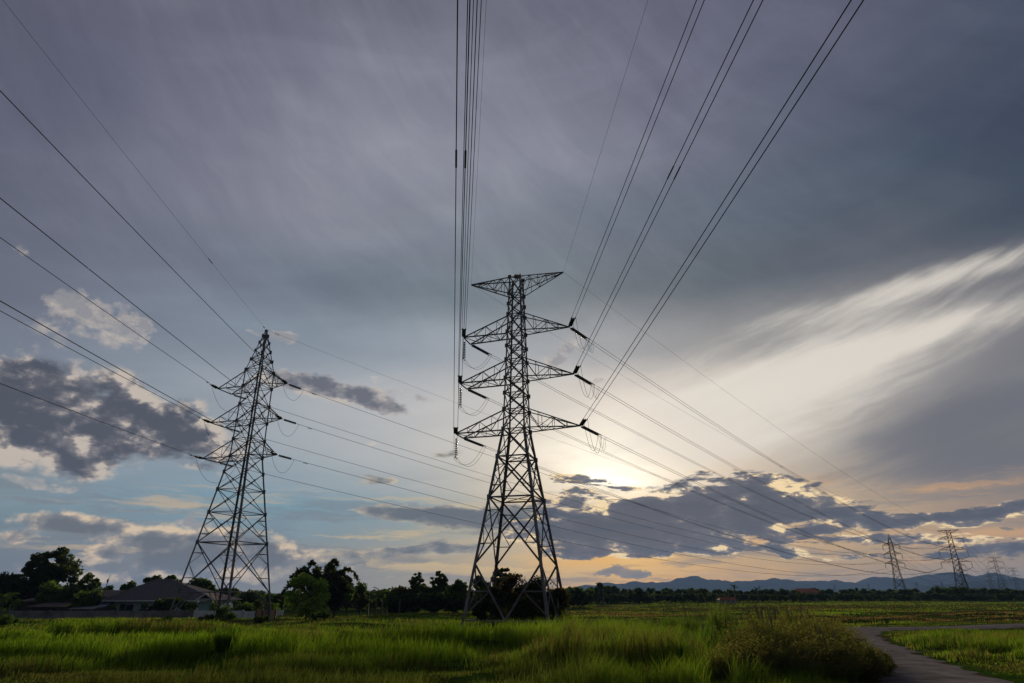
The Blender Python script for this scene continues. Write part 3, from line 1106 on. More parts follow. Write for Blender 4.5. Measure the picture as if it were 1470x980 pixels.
def conductor(name, label, group, pts, offs, rad, side, spacer_every=0, cat='power line', damper=None, sleeve=None):
    root = empty(name, pts[0])
    tag(root, label, cat, group)
    n = len(pts)
    for o in offs:
        b = MB()
        pp = [p - pts[0] + side * o for p in pts]
        rr = [rad[0] + (rad[1] - rad[0]) * k / (n - 1) for k in range(n)]
        b.tube(pp, rr, 5)
        b.build('wire', M['wire'], root, smooth=True)
        if damper:
            for dist in damper:
                D = (pp[1] - pp[0]).normalized()
                c = pp[0] + D * dist - Vector((0, 0, 0.09))
                g = MB()
                g.tube([c - D * 0.26, c - D * 0.12, c - D * 0.10, c + D * 0.10, c + D * 0.12, c + D * 0.26], [0.05, 0.05, 0.012, 0.012, 0.05, 0.05], 6)
                g.tube([c, c + Vector((0, 0, 0.09))], 0.02, 5)
                g.build('vibration_damper', M['wire'], root)
        if sleeve:
            i = sleeve
            D = (pp[i + 1] - pp[i]).normalized()
            g = MB()
            g.tube([pp[i], pp[i] + D * 1.1], 0.045, 6)
            g.build('splice_sleeve', M['wire'], root)
    if spacer_every and len(offs) > 1:
        acc = 0
        for k in range(1, n - 1):
            acc += (pts[k] - pts[k - 1]).length
            if acc > spacer_every:
                acc = 0
                g = MB()
                c = pts[k] - pts[0]
                r = rad[0] + (rad[1] - rad[0]) * k / (n - 1)
                g.tube([c + side * offs[0], c - Vector((0, 0, 0.10)), c + side * offs[1]], r * 1.7, 5)
                g.build('spacer', M['wire'], root)
    return root


def jumper(root, e0, e1, sag, offs=(0,), via=None, r=0.017):
    for k, o in enumerate(offs):
        b = MB()
        if via is None:
            pts = [e0.lerp(e1, t) - Vector((0, 0, (sag + 0.25 * k) * (1 - abs(2 * t - 1) ** 2.3))) for t in np.linspace(0, 1, 15)]
        else:
            pts = [e0.lerp(via, t) - Vector((0, 0, 0.45 * 4 * t * (1 - t))) for t in np.linspace(0, 1, 9)][:-1]
            pts += [via.lerp(e1, t) - Vector((0, 0, (sag + 0.2 * k) * 4 * t * (1 - t))) for t in np.linspace(0, 1, 12)]
        side = (e1 - e0).cross(Vector((0, 0, 1))).normalized()
        b.tube([local(root, p + side * o) for p in pts], r, 5)
        b.build('jumper_wire', M['wire'], root, smooth=True)


# incoming and outgoing line directions
AZI = R(-5.0)
DI = Vector((-math.sin(AZI), -math.cos(AZI), 0))
PI_ = Vector((-DI.y, DI.x, 0))
DO = (CB2 - CB).normalized()
PO = Vector((DO.y, -DO.x, 0))

# --- the big flat-topped pylon
ZB = -0.62
bt = Tower('lattice_pylon', 'big flat-topped steel pylon overgrown with bushes at its feet, nearest of all', 'pylon', None, CB, ZB,
           [(-1.8, 4.27), (ZB, 4.05), (18.2, 1.14), (36.0, 0.62)],
           [(0.15, 5.0, 'V'), (5.0, 11.2, 'XR'), (11.2, 15.3, 'XR'), (15.3, 18.2, 'XH'), (18.2, 20.3, 'XH'), (20.3, 22.1, 'XH'), (22.1, 23.8, 'XH'), (23.8, 25.9, 'XH'),
            (25.9, 27.5, 'XH'), (27.5, 29.2, 'XH'), (29.2, 31.3, 'XH'), (31.3, 32.6, 'X'), (32.6, 33.9, 'XH'), (33.9, 36.0, 'XH')],
           0.26, 0.105, M['steel'], -TH)
ARMR = [(6.0, 29.2), (6.3, 23.8), (6.75, 18.2)]
ARML = [(5.83, 28.95), (6.1, 23.6), (6.4, 18.05)]
lev = ['upper', 'middle', 'lower']
TOPY = 15.0
for i in range(3):
    L, z = ARMR[i]
    tips, _ = bt.arm('crossarm', 1, L, z, z + 2.15, 0.0)
    tip = tips[0]
    Qi = CB + DI * 200 + PI_ * L + Vector((0, 0, z + TOPY))
    Qo = CB2 + PO * L * 1.1 + Vector((0, 0, z - 2.3))
    ei, si, di = tension_string(bt.root, tip, Qi, 2, 1.75, True, 0.13, M['porcelain'])
    eo, so, do = tension_string(bt.root, tip, Qo, 8, 2.9, True, 0.12, M['greyglass'])
    jumper(bt.root, ei, eo, 2.1 + 0.1 * i, (-0.2, 0.2))
    jumper(bt.root, eo - do * 0.3, eo + do * 0.9, 1.3, (0.0, 0.22), r=0.014)
    pts = parab(tip, Qi, 2, 40, (ei - tip).length / 200, 1)
    conductor('overhead_conductor', 'twin wires from the %s right arm of the flat-topped pylon to the top edge' % lev[i], 'conductors passing overhead', pts, (-0.2, 0.2), (0.024, 0.024), si, sleeve=6 if i == 1 else None)
    S = (Qo - tip).length
    pts = parab(tip, Qo, 8, 60, (eo - tip).length / S, 1)
    conductor('outgoing_conductor', 'twin wires from the %s right arm of the flat-topped pylon towards the far pylons' % lev[i], 'conductors running to the far pylons', pts, (-0.22, 0.22), (0.02, 0.06), so, 62)
for i in range(3):
    L, z = ARML[i]
    tips, _ = bt.arm('crossarm', -1, L, z, z + 2.15, 1.1)
    t0, t1 = tips
    Qi = CB + DI * 200 - PI_ * L + Vector((0, 0, ARMR[i][1] + TOPY))
    Qo = CB2 - PO * L * 1.1 + Vector((0, 0, ARMR[i][1] - 2.3))
    ei, si, di = tension_string(bt.root, t0, Qi, 2, 1.75, True, 0.13, M['porcelain'])
    eo, so, do = tension_string(bt.root, t1, Qo, 8, 2.8, True, 0.12, M['greyglass'])
    mid = t0.lerp(t1, 0.12) - Vector((0, 0, 0.1))
    b = MB()
    bot = mid - Vector((0, 0, 2.35))
    lathe_discs(b, local(bt.root, mid - Vector((0, 0, 0.35))), local(bt.root, bot), 10, 0.15, 0.03)
    hs = b.build('hanging_insulator', M['porcelain'], bt.root)
    f = MB()
    f.tube([local(bt.root, bot - BX * 0.35 - Vector((0, 0, 0.15))), local(bt.root, bot), local(bt.root, bot + BX * 0.35 - Vector((0, 0, 0.15)))], 0.04, 5)
    f.build('end_fittings', M['steel'], hs)
    jumper(bt.root, ei, eo, 1.25, (-0.18, 0.18), via=bot - Vector((0, 0, 0.15)))
    pts = parab(t0, Qi, 2, 40, (ei - t0).length / 200, 1)
    conductor('overhead_conductor', 'twin wires from the %s left arm of the flat-topped pylon to the top edge' % lev[i], 'conductors passing overhead', pts, (-0.2, 0.2), (0.024, 0.024), si, sleeve=(9, 11, 8)[i])
    S = (Qo - t1).length
    pts = parab(t1, Qo, 8, 60, (eo - t1).length / S, 1)
    conductor('outgoing_conductor', 'twin wires from the %s left arm of the flat-topped pylon towards the far pylons' % lev[i], 'conductors running to the far pylons', pts, (-0.22, 0.22), (0.02, 0.06), so, 62)
# T-shaped head that carries the two earth wires
for sgn, side in ((-1, 'left'), (1, 'right')):
    b = MB()
    L = 5.5
    tip = Vector((sgn * L, 0, 36.0))
    for k in (-1, 1):
        up, lo = bt.corner(sgn, k, 35.95), bt.corner(sgn, k, 33.9)
        b.angle(up, tip, 0.10)
        b.angle(lo, tip - Vector((0, 0, 0.06)), 0.10)
        for i in range(5):
            u0, u1 = up.lerp(tip, i / 5), up.lerp(tip, (i + 1) / 5)
            l0, l1 = lo.lerp(tip, i / 5), lo.lerp(tip, (i + 1) / 5)
            if i < 4:
                b.angle(u1, l1, 0.055)
            b.angle(*((u0, l1) if i % 2 else (l0, u1)), 0.06)
    for i in range(1, 5):
        a, c = bt.corner(sgn, -1, 35.95).lerp(tip, i / 5), bt.corner(sgn, 1, 35.95).lerp(tip, i / 5)
        b.angle(a, c, 0.055)
        a2 = bt.corner(sgn, -1, 35.95).lerp(tip, (i - 1) / 5)
        b.angle(a2, c, 0.055)
    b.build('earth_wire_arm', M['steel'], bt.root)
    tipw = CB + AX * sgn * L + Vector((0, 0, 36.0))
    Qi = CB + DI * 200 + PI_ * sgn * L + Vector((0, 0, 36 + TOPY))
    Qo = CB2 + PO * sgn * L * 0.9 + Vector((0, 0, 36))
    conductor('earth_wire', 'thin earth wire from the %s tip of the flat-topped pylon to the top edge' % side, 'earth wires', parab(tipw, Qi, 1.2, 40), (0,), (0.010, 0.010), PI_)
    conductor('earth_wire', 'thin earth wire from the %s tip of the flat-topped pylon towards the far pylons' % side, 'earth wires', parab(tipw, Qo, 6, 60), (0,), (0.011, 0.04), PO)
b = MB()
b.box((0.1, -0.1, 36.22), (0.62, 0.42, 0.28), 0.4)
b.box((0.1, -0.1, 36.04), (0.9, 0.08, 0.1), 0.4)
b.build('marker_box', M['tan'], bt.root)

# --- the pointed pylon on the left
ZA = -0.72
at_ = Tower('lattice_pylon', 'slender pointed steel pylon on the left, standing in the grass before the house', 'pylon', None, CA, ZA,
            [(-1.4, 4.0), (ZA, 3.85), (18.0, 1.32), (29.3, 1.22), (35.0, 0.06)],
            [(ZA, 2.55, 'K'), (2.55, 7.9, 'XR'), (7.9, 11.3, 'XR'), (11.3, 14.0, 'XH'), (14.0, 16.1, 'X'), (16.1, 18.1, 'XH'), (18.1, 20.2, 'XH'), (20.2, 22.5, 'XH'), (22.5, 24.7, 'XH'),
             (24.7, 27.1, 'XH'), (27.1, 29.3, 'XH'), (29.3, 30.8, 'XH'), (30.8, 32.1, 'X'), (32.1, 33.3, 'X'), (33.3, 34.3, 'X')],
            0.20, 0.078, M['steel'], -TH)
AR = [(4.37, 27.2), (4.34, 22.6), (4.33, 18.1)]
AL = [(5.02, 27.0), (5.2, 22.5), (5.4, 17.95)]
TA = -5.0
for i in range(3):
    for sgn, (L, z), end, side in ((1, AR[i], 0.0, 'right'), (-1, AL[i], 1.3, 'left')):
        tips, _ = at_.arm('crossarm', sgn, L, z, z + 2.1, end, n=3, w=0.095)
        t0, t1 = (tips[0], tips[1]) if sgn < 0 else (tips[0], tips[0])
        Qi = CA + DI * 200 + PI_ * sgn * L + Vector((0, 0, z + TA))
        Qo = CA2 + PO * sgn * L * 1.1 + Vector((0, 0, z - 2.3))
        ei, si, di = tension_string(at_.root, t0, Qi, 2, 1.5, True, 0.13, M['porcelain'])
        eo, so, do = tension_string(at_.root, t1, Qo, 8, 1.75, False, 0.15, M['porcelain'])
        if sgn > 0:
            jumper(at_.root, ei, eo, 2.0, r=0.018)
        else:
            jumper(at_.root, ei, eo, 2.6, r=0.018)
        conductor('incoming_conductor', 'single wire from the %s %s arm of the pointed pylon to the left edge' % (lev[i], side), 'wires of the pointed pylon',
                  parab(t0, Qi, 2, 40, (ei - t0).length / 200, 1), (0,), (0.027, 0.027), si, damper=(1.3,))
        conductor('outgoing_conductor', 'single wire from the %s %s arm of the pointed pylon crossing behind the flat-topped one' % (lev[i], side), 'wires of the pointed pylon',
                  parab(t1, Qo, 8, 60, (eo - t1).length / (Qo - t1).length, 1), (0,), (0.024, 0.06), so, damper=(1.6,))
ap = CA + Vector((0, 0, 35.2))
b = MB()
b.box((0, 0, 35.05), (0.3, 0.3, 0.25))
b.build('peak_cap', M['steel'], at_.root)
conductor('earth_wire', 'thin earth wire from the tip of the pointed pylon to the upper left edge', 'earth wires', parab(ap, CA + DI * 200 + Vector((0, 0, 33)), 2, 40), (0,), (0.011, 0.011), PI_, damper=(1.2,), sleeve=4)
conductor('earth_wire', 'thin earth wire from the tip of the pointed pylon towards the far pylons', 'earth wires', parab(ap, CA2 + Vector((0, 0, 35.5)), 6, 60), (0,), (0.012, 0.04), PO, damper=(1.6,))


# --- the far pylons, with hanging insulators
def far_tower(flat, C, label, group, k=1.0, z0=-0.5, scale=1.0):
    rz = math.atan2(PO.y, PO.x)
    if flat:
        t = Tower('distant_pylon', label, 'pylon', group, Vector((C.x, C.y, 0)), z0, [(z0, 3.5), (15.5, 1.6), (36.0, 0.85)],
                  [(z0, 4.5, 'X'), (4.5, 9, 'XH'), (9, 12.5, 'X'), (12.5, 15.5, 'XH'), (15.5, 18.2, 'XH'), (18.2, 20.5, 'X'), (20.5, 22.8, 'XH'), (22.8, 25, 'X'), (25, 27.2, 'XH'), (27.2, 29.6, 'X'), (29.6, 32, 'XH'), (32, 34, 'X'), (34, 36, 'XH')],
                  0.27 * k, 0.12 * k, M['steel_far'], rz)
        arms = ((6.1, 31.2, 33.0), (6.8, 25.3, 27.3), (7.2, 18.8, 20.8))
    else:
        t = Tower('distant_pylon', label, 'pylon', group, Vector((C.x, C.y, 0)), z0, [(z0, 3.2), (15.5, 1.5), (30.5, 0.95), (35.2, 0.1)],
                  [(z0, 4.5, 'X'), (4.5, 9, 'XH'), (9, 12.5, 'X'), (12.5, 15.5, 'XH'), (15.5, 18.2, 'XH'), (18.2, 20.5, 'X'), (20.5, 22.8, 'XH'), (22.8, 25, 'X'), (25, 27.2, 'XH'), (27.2, 29, 'X'), (29, 30.5, 'XH'), (30.5, 33, 'X')],
                  0.25 * k, 0.11 * k, M['steel_far'], rz)
        arms = ((4.4, 28.8, 30.3), (4.7, 23.8, 25.4), (5.0, 18.6, 20.2))
    for L, z, zt in arms:
        for sgn in (-1, 1):
            t.arm('crossarm', sgn, L, z, zt, 0, n=3, w=0.16 * k)
            b = MB()
            lathe_discs(b, (sgn * L, 0, z - 0.1), (sgn * L, 0, z - 2.6), 9, 0.22 * k, 0.10 * k, 6)
            b.build('hanging_insulator', M['steel_far'], t.root)
    if flat:
        for sgn in (-1, 1):
            b = MB()
            tip = Vector((sgn * 5.2, 0, 36))
            for q in (-1, 1):
                up, lo = t.corner(sgn, q, 35.95), t.corner(sgn, q, 34.4)
                b.angle(up, tip, 0.2 * k)
                b.angle(lo, tip - Vector((0, 0, 0.1)), 0.2 * k)
                for i in range(3):
                    b.angle(up.lerp(tip, i / 3), lo.lerp(tip, (i + 1) / 3), 0.12 * k)
            b.build('earth_wire_arm', M['steel_far'], t.root)
    t.root.scale = (scale, scale, scale)
    return t.root


step = Vector((DO.x, DO.y, 0)) * 372
f0 = far_tower(True, CB2, 'flat-topped distant pylon, the tallest and darkest above the right-hand treeline', 'distant pylons')
p0 = far_tower(False, CA2, 'pointed distant pylon left of the flat-topped one above the treeline', 'distant pylons')
for base_t, C0, names in ((f0, CB2, ['smaller flat-topped distant pylon against the blue hills near the right edge', 'faint small flat-topped pylon at the far right edge beyond the others']),
                          (p0, CA2, ['faint pointed pylon just right of the tallest distant one', 'faint pointed pylon between the two smaller flat-topped ones', 'tiny faint pointed pylon among those at the right edge'])):
    for k, nm in enumerate(names):
        o = copy_tree(base_t)
        q = C0 + step * (k + 1)
        o.location = (q.x, q.y, 0)
        tag(o, nm)
# another, more distant line
for px, top, Y, nm in ((1200, 838, 1500, 'tiny pylon silhouette against the hills, leftmost of the distant ones'), (1249, 836, 1400, 'tiny pylon silhouette just left of the pointed distant pylon'),
                       (1319, 834, 1300, 'tiny pylon silhouette midway between the two nearest distant pylons'), (1356, 833, 1200, 'tiny pylon silhouette at the left foot of the tallest distant pylon')):
    o = copy_tree(p0)
    s_ = (gz(top, Y) + 0.5) / 35.7
    o.location = (gx(px, Y), Y, -0.5)
    o.scale = (s_, s_, s_)
    o.rotation_euler.z = R(-8)
    tag(o, nm)

# spans between the far pylons
SP = [(CB2, [(6.1, 28.5), (6.8, 22.6), (7.2, 16.1)], True), (CA2, [(4.4, 26.1), (4.7, 21.1), (5.0, 15.9)], False)]
for C0, arms, flat in SP:
    for hop in (0, 1):
        a, c = C0 + step * hop, C0 + step * (hop + 1)
        ends = [(sg * L, z) for L, z in arms for sg in (-1, 1)] + ([(-5.2, 36), (5.2, 36)] if flat else [(0, 35.3)])
        for L, z in ends:
            conductor('distant_conductor', 'faint sagging wire strung between two of the distant pylons', 'wires between the distant pylons',
                      parab(a + PO * L + Vector((0, 0, z)), c + PO * L + Vector((0, 0, z)), 10, 26), (0,), (0.05 + 0.03 * hop, 0.08 + 0.03 * hop), PO)


# ------------------------------------------------------------------ plants
def leaves(P, size, rg, c1, c2, up=0.3, elong=1.6, hang=0.0, tint=None):
    """leaf clusters: small folded rhombs at the points P"""
    n = len(P)
    d = rg.normal(0, 1, (n, 3))
    d[:, 2] = d[:, 2] * 0.7 - hang
    d /= np.linalg.norm(d, axis=1)[:, None]
    nn = rg.normal(0, 1, (n, 3))
    nn[:, 2] += up
    a = np.cross(nn, d)
    a /= np.linalg.norm(a, axis=1)[:, None] + 1e-6
    s = (size * rg.uniform(0.6, 1.4, n))[:, None]
    k = np.cross(a, d) * s * 0.18
    V = np.empty((n, 4, 3), np.float32)
    V[:, 0] = P - d * s * 0.5 * elong
    V[:, 1] = P + a * s * 0.5 + k
    V[:, 2] = P + d * s * 0.5 * elong
    V[:, 3] = P - a * s * 0.5 + k
    b = (np.arange(n) * 4)[:, None]
    t = rg.random((n, 1)) if tint is None else tint[:, None]
    c = np.array(c1) * (1 - t) + np.array(c2) * t
    c = c * rg.uniform(0.75, 1.3, (n, 1))
    return V.reshape(-1, 3), b + np.array([[0, 1, 2, 3]]), np.repeat(c, 4, axis=0)


def branch_path(p, q, rg, wob, n=5):
    p, q = np.array(p, float), np.array(q, float)
    out = [p]
    for k in range(1, n):
        t = k / n
        out.append(p * (1 - t) + q * t + rg.normal(0, wob, 3) * np.array([1, 1, 0.5]) + np.array([0, 0, 0.12 * t * (1 - t) * np.linalg.norm(q - p)]))
    out.append(q)
    return out


DKG = (0.034, 0.054, 0.016)
MDG = (0.070, 0.106, 0.024)
LTG = (0.090, 0.145, 0.026)
YLG = (0.100, 0.125, 0.028)
RED = (0.075, 0.032, 0.022)
OLV = (0.085, 0.075, 0.028)


def crown_points(H, W, base, ncl, nl, rg, spread=0.85, cr=0.16, flat=1.0, D=None):
    D = D or W
    cz = (H * (1 + base)) / 2
    hz_ = H * (1 - base) / 2
    cl = []
    while len(cl) < ncl:
        v = rg.uniform(-1, 1, 3)
        r = np.linalg.norm(v)
        if r > 1 or (r < 0.35 and rg.random() < 0.8):
            continue
        if v[2] < -0.2 and rg.random() < 0.25:
            continue
        cl.append((v[0] * W / 2 * spread, v[1] * D / 2 * spread, cz + v[2] * hz_ * spread * flat))
    cl = np.array(cl)
    rad = cr * (W + 2 * hz_) / 2 * rg.uniform(0.6, 1.35, ncl)
    which = rg.integers(0, ncl, nl)
    v = rg.normal(0, 1, (nl, 3))
    v /= np.linalg.norm(v, axis=1)[:, None]
    v *= (rg.random((nl, 1)) ** 0.45) * rad[which][:, None] * np.array([1, 1, 0.72])
    return cl, cl[which] + v, which


def tree(name, label, cat, x, y, H, W, base=0.3, ncl=26, nl=3000, leaf=0.3, c1=DKG, c2=MDG, seed=0, group=None, trunk=None, spread=0.85, cr=0.16, D=None, up=0.4, hang=0.0, link=None, z=None):
    rg = np.random.default_rng(seed + 100)
    z = gh(x, y) - 0.05 if z is None else z
    root = empty(name, (x, y, z), rg.uniform(0, 6.28) if D is None else 0)
    tag(root, label, cat, group)
    cl, P, which = crown_points(H, W, base, ncl, nl, rg, spread, cr, 1.0, D)
    V, F, C = leaves(P, leaf, rg, c1, c2, up, 1.5, hang, np.clip(rg.random(ncl)[which] * 0.7 + rg.random(nl) * 0.4, 0, 1))
    np_mesh('crown', V, [F], M['leaf'], root, C)
    b = MB()
    tr = trunk or max(0.06, H * 0.025)
    top = np.array([rg.normal(0, W * 0.04), rg.normal(0, W * 0.04), H * (base + (1 - base) * 0.55)])
    b.tube(branch_path((0, 0, -0.2), top, rg, H * 0.012, 6), [tr * (1 - 0.75 * k / 6) for k in range(7)], 7)
    for k in rg.choice(ncl, min(ncl, 16), replace=False):
        c = cl[k]
        t = np.clip((c[2] * 0.6) / max(top[2], 0.1), 0.25, 0.95)
        p0 = np.array([top[0] * t, top[1] * t, -0.2 + (top[2] + 0.2) * t])
        b.tube(branch_path(p0, c, rg, H * 0.012, 4), [tr * (0.45 - 0.085 * j) for j in range(5)], 5)
    b.build('trunk', M['bark'], root, smooth=True)
    return root


def arching(name, label, cat, x, y, H, W, nst=26, per=160, leaf=0.35, c1=DKG, c2=MDG, seed=0, droop=0.5, group=None, hang=0.5, start=0.35, sr=0.04, rgt=None):
    """clump of stems that rise together, lean out and bow at their tips (bamboo and the like)"""
    rg = np.random.default_rng(seed + 500)
    root = empty(name, (x, y, gh(x, y) - 0.05))
    tag(root, label, cat, group)
    b = MB()
    pts = []
    for i in range(nst):
        a = rg.uniform(0, 2 * math.pi)
        h = H * rg.uniform(0.6, 1.0)
        w = W / 2 * (0.12 + 0.88 * math.sqrt(rg.uniform(0.0, 1.0)))
        h = h * (1 - 0.14 * (w / (W / 2)) ** 2)
        dr = droop * h * 0.35 * rg.uniform(0.5, 1.3) * (w / (W / 2) + 0.2)
        path = []
        for k in range(13):
            t = k / 12
            rr = w * t ** 1.6
            path.append((math.cos(a) * (rr + 0.15), math.sin(a) * (rr + 0.15), h * (1 - (1 - t) ** 1.6) * 1.0 - dr * max(0, (t - 0.65) / 0.35) ** 2))
        b.tube(path, [sr * (1 - 0.8 * k / 12) for k in range(13)], 4)
        path = np.array(path)
        tt = start + (1 - start) * rg.random(per)
        q = np.stack([np.interp(tt * 12, range(13), path[:, j]) for j in range(3)], -1)
        q += rg.normal(0, 1, (per, 3)) * (0.024 * H * (1.25 - 0.95 * tt))[:, None]
        pts.append(q)
    P = np.concatenate(pts)
    V, F, C = leaves(P, leaf, rg, c1, c2, 0.2, 2.3, hang)
    np_mesh('crown', V, [F], M['leaf'], root, C)
    b.build('stems', M['stalk'], root)
    return root


def big_leaf(b, col_, p, az, length, width, lift, rg, c):
    """one broad arching leaf (banana, palm frond)"""
    n = 7
    d = np.array([math.cos(az), math.sin(az)])
    s = np.array([-d[1], d[0]])
    for k in range(n + 1):
        t = k / n
        r = length * t * (1 - 0.25 * t)
        zz = p[2] + lift * length * t - length * 0.75 * t * t
        w = width * math.sin(math.pi * min(0.97, 0.08 + 0.9 * t)) ** 0.7
        for u in (-1, 0, 1):
            b.v.append(Vector((p[0] + d[0] * r + s[0] * u * w / 2, p[1] + d[1] * r + s[1] * u * w / 2, zz - abs(u) * w * 0.22)))
            col_.append(c)
    m = len(b.v) - 3 * (n + 1)
    for k in range(n):
        for u in (0, 1):
            b.f.append((m + 3 * k + u, m + 3 * k + u + 1, m + 3 * k + 4 + u, m + 3 * k + 3 + u))


def banana(name, label, cat, x, y, H, n=9, seed=0, group=None, width=0.55, length=2.3, lean=0.9, c=LTG, z=None, trunk=0.12):
    rg = np.random.default_rng(seed + 900)
    root = empty(name, (x, y, gh(x, y) - 0.05 if z is None else z), rg.uniform(0, 6))
    tag(root, label, cat, group)
    b, cc = MB(), []
    top = H - length * 0.35
    for k in range(n):
        cv = np.array(c) * rg.uniform(0.6, 1.2)
        big_leaf(b, cc, (0, 0, top * rg.uniform(0.93, 1.0)), rg.uniform(0, 6.28), length * rg.uniform(0.75, 1.1), width * rg.uniform(0.8, 1.2), rg.uniform(0.25, lean + 0.3), rg, cv)
    np_mesh('leaves', np.array([tuple(v) for v in b.v]), [np.array(b.f)], M['leaf'], root, np.array(cc))
    t = MB()
    t.tube([(0, 0, -0.2), (0.03, 0.02, top * 0.5), (0, 0, top + 0.1)], [trunk * 1.2, trunk, trunk * 0.7], 7)
    t.build('trunk', M['stalk'], root)
    return root


def tuft(name, label, cat, x, y, H, W, n=500, c1=LTG, c2=YLG, seed=0, group=None, width=0.02, plumes=0, arch=0.8):
    """a clump of long arching blades growing from one foot"""
    rg = np.random.default_rng(seed + 1300)
    root = empty(name, (x, y, gh(x, y) - 0.05))
    tag(root, label, cat, group)
    az = rg.uniform(0, 2 * math.pi, n)
    L = H * rg.uniform(0.45, 1.1, n)
    R0 = W * 0.28 * np.sqrt(rg.random(n))
    lean = rg.uniform(0.05, 1.0, n) ** 1.3 * arch
    K = 6
    V = np.zeros((n, K * 2 + 1, 3), np.float32)
    for k in range(K + 1):
        t = k / K
        rr = R0 + L * lean * t ** 2 * 0.75
        zz = L * (t - 0.42 * lean * t ** 3)
        w = width * (1 - t ** 2) * (0.8 + 0.4 * rg.random(n))
        cx, cy = np.cos(az) * rr, np.sin(az) * rr
        sx, sy = -np.sin(az + 0.6), np.cos(az + 0.6)
        if k < K:
            V[:, 2 * k] = np.stack([cx - sx * w, cy - sy * w, zz], -1)
            V[:, 2 * k + 1] = np.stack([cx + sx * w, cy + sy * w, zz], -1)
        else:
            V[:, 2 * k] = np.stack([cx, cy, zz], -1)
    m = K * 2 + 1
    b = (np.arange(n) * m)[:, None]
    Q = np.concatenate([b + np.array([[2 * k, 2 * k + 1, 2 * k + 3, 2 * k + 2]]) for k in range(K - 1)])
    T3 = b + np.array([[2 * K - 2, 2 * K - 1, 2 * K]])
    t = rg.random((n, 1))
    c = (np.array(c1) * (1 - t) + np.array(c2) * t) * rg.uniform(0.7, 1.25, (n, 1))
    np_mesh('blades', V.reshape(-1, 3), [Q, T3], M['grass'], root, np.repeat(c, m, axis=0))
    for k in range(plumes):
        a = rg.uniform(0, 6.28)
        ln = rg.uniform(0.1, 0.35)
        hh = H * rg.uniform(1.0, 1.25)
        g = MB()
        path = [(math.cos(a) * hh * ln * u ** 1.5, math.sin(a) * hh * ln * u ** 1.5, hh * u) for u in (0, 0.3, 0.6, 0.82, 0.9, 0.96, 1.0)]
        g.tube(path, [0.006, 0.006, 0.005, 0.006, 0.022, 0.016, 0.003], 5)
        g.build('seed_head', M['tan_grass'], root)
    return root


M['tan_grass'] = surf('dry_seed_heads', (0.16, 0.13, 0.06), (0.24, 0.19, 0.10), 6, 0.9)


def thicket(name, label, cat, x, y, H, W, nst=40, nl=2200, leaf=0.05, c1=OLV, c2=MDG, seed=0, group=None, twig=0.008, bare=0.0, D=None):
    """many-stemmed shrub: stems fan out from the ground, small leaves along the twigs"""
    rg = np.random.default_rng(seed + 1700)
    root = empty(name, (x, y, gh(x, y) - 0.05))
    tag(root, label, cat, group)
    D = D or W
    b = MB()
    segs = []
    for i in range(nst):
        a = rg.uniform(0, 6.28)
        r = math.sqrt(rg.random())
        p0 = np.array([math.cos(a) * r * W * 0.22, math.sin(a) * r * D * 0.22, 0])
        h = H * rg.uniform(0.55, 1.05) * (1 - 0.35 * r ** 2)
        p1 = np.array([math.cos(a) * r * W * 0.48, math.sin(a) * r * D * 0.48, h])
        path = branch_path(p0, p1, rg, H * 0.03, 4)
        b.tube(path, [twig * (1.4 - 0.28 * k) for k in range(5)], 3, cap=False)
        segs.append(path)
        for j in range(5):
            t = rg.uniform(0.35, 1)
            q0 = p0 * (1 - t) + p1 * t
            q1 = q0 + rg.normal(0, 1, 3) * np.array([0.16, 0.16, 0.10]) * H + np.array([0, 0, 0.14 * H])
            b.tube([q0, (q0 + q1) / 2 + rg.normal(0, 0.02 * H, 3), q1], [twig * 0.7, twig * 0.5, twig * 0.3], 3, cap=False)
            segs.append([q0, (q0 + q1) / 2, q1])
    b.build('stems', M['bark'], root)
    if nl:
        idx_ = rg.integers(0, len(segs), nl)
        P = np.empty((nl, 3))
        for k, i in enumerate(idx_):
            sg = segs[i]
            j = rg.integers(max(0, len(sg) - 3), len(sg) - 1)
            t = rg.random()
            P[k] = sg[j] * (1 - t) + sg[j + 1] * t
        P += rg.normal(0, 0.045 * H, (nl, 3))
        V, F, C = leaves(P, leaf, rg, c1, c2, 0.3, 1.7)
        np_mesh('foliage', V, [F], M['thinleaf'], root, C)
    return root


def T(px, top, Y, w, name, label, cat='tree', **k):
    """tree whose crown top shows at (px, top) when it stands Y metres ahead; w = crown width in photo pixels"""
    x = gx(px, Y)
    H = gz(top, Y) - gh(x, Y)
    return tree(name, label, cat, x, Y, H, w / 971 * Y, **k)


# left of the house
T(66, 787, 118, 78, 'broadleaf_tree', 'tallest rounded dark tree at the left edge above the sheds', ncl=46, nl=5200, leaf=0.42, base=0.35, seed=1, spread=0.88, cr=0.13, c1=DKG, c2=(0.04, 0.05, 0.016))
T(122, 823, 110, 30, 'broadleaf_tree', 'small airy tree between the tallest left tree and the leaning pole', ncl=14, nl=1300, leaf=0.34, base=0.3, seed=2, cr=0.17)
T(88, 834, 108, 62, 'broadleaf_tree', 'low dense dark tree crowded in front of the tallest left tree', ncl=26, nl=4200, leaf=0.38, base=0.06, seed=3, cr=0.2)
T(8, 822, 112, 80, 'broadleaf_tree', 'flat-crowned dark tree cut by the left edge of the photo', ncl=30, nl=5200, leaf=0.40, base=0.15, seed=4, cr=0.2, c1=(0.018, 0.026, 0.01), c2=DKG)
T(48, 826, 115, 60, 'broadleaf_tree', 'dark spreading tree under the tallest left tree, behind the sheds', ncl=24, nl=4200, leaf=0.40, base=0.1, seed=5, cr=0.2, c1=(0.018, 0.026, 0.01), c2=DKG)
T(125, 845, 106, 40, 'broadleaf_tree', 'bushy low tree between the sheds and the house roof', ncl=18, nl=2200, leaf=0.32, base=0.05, seed=6, cr=0.2)
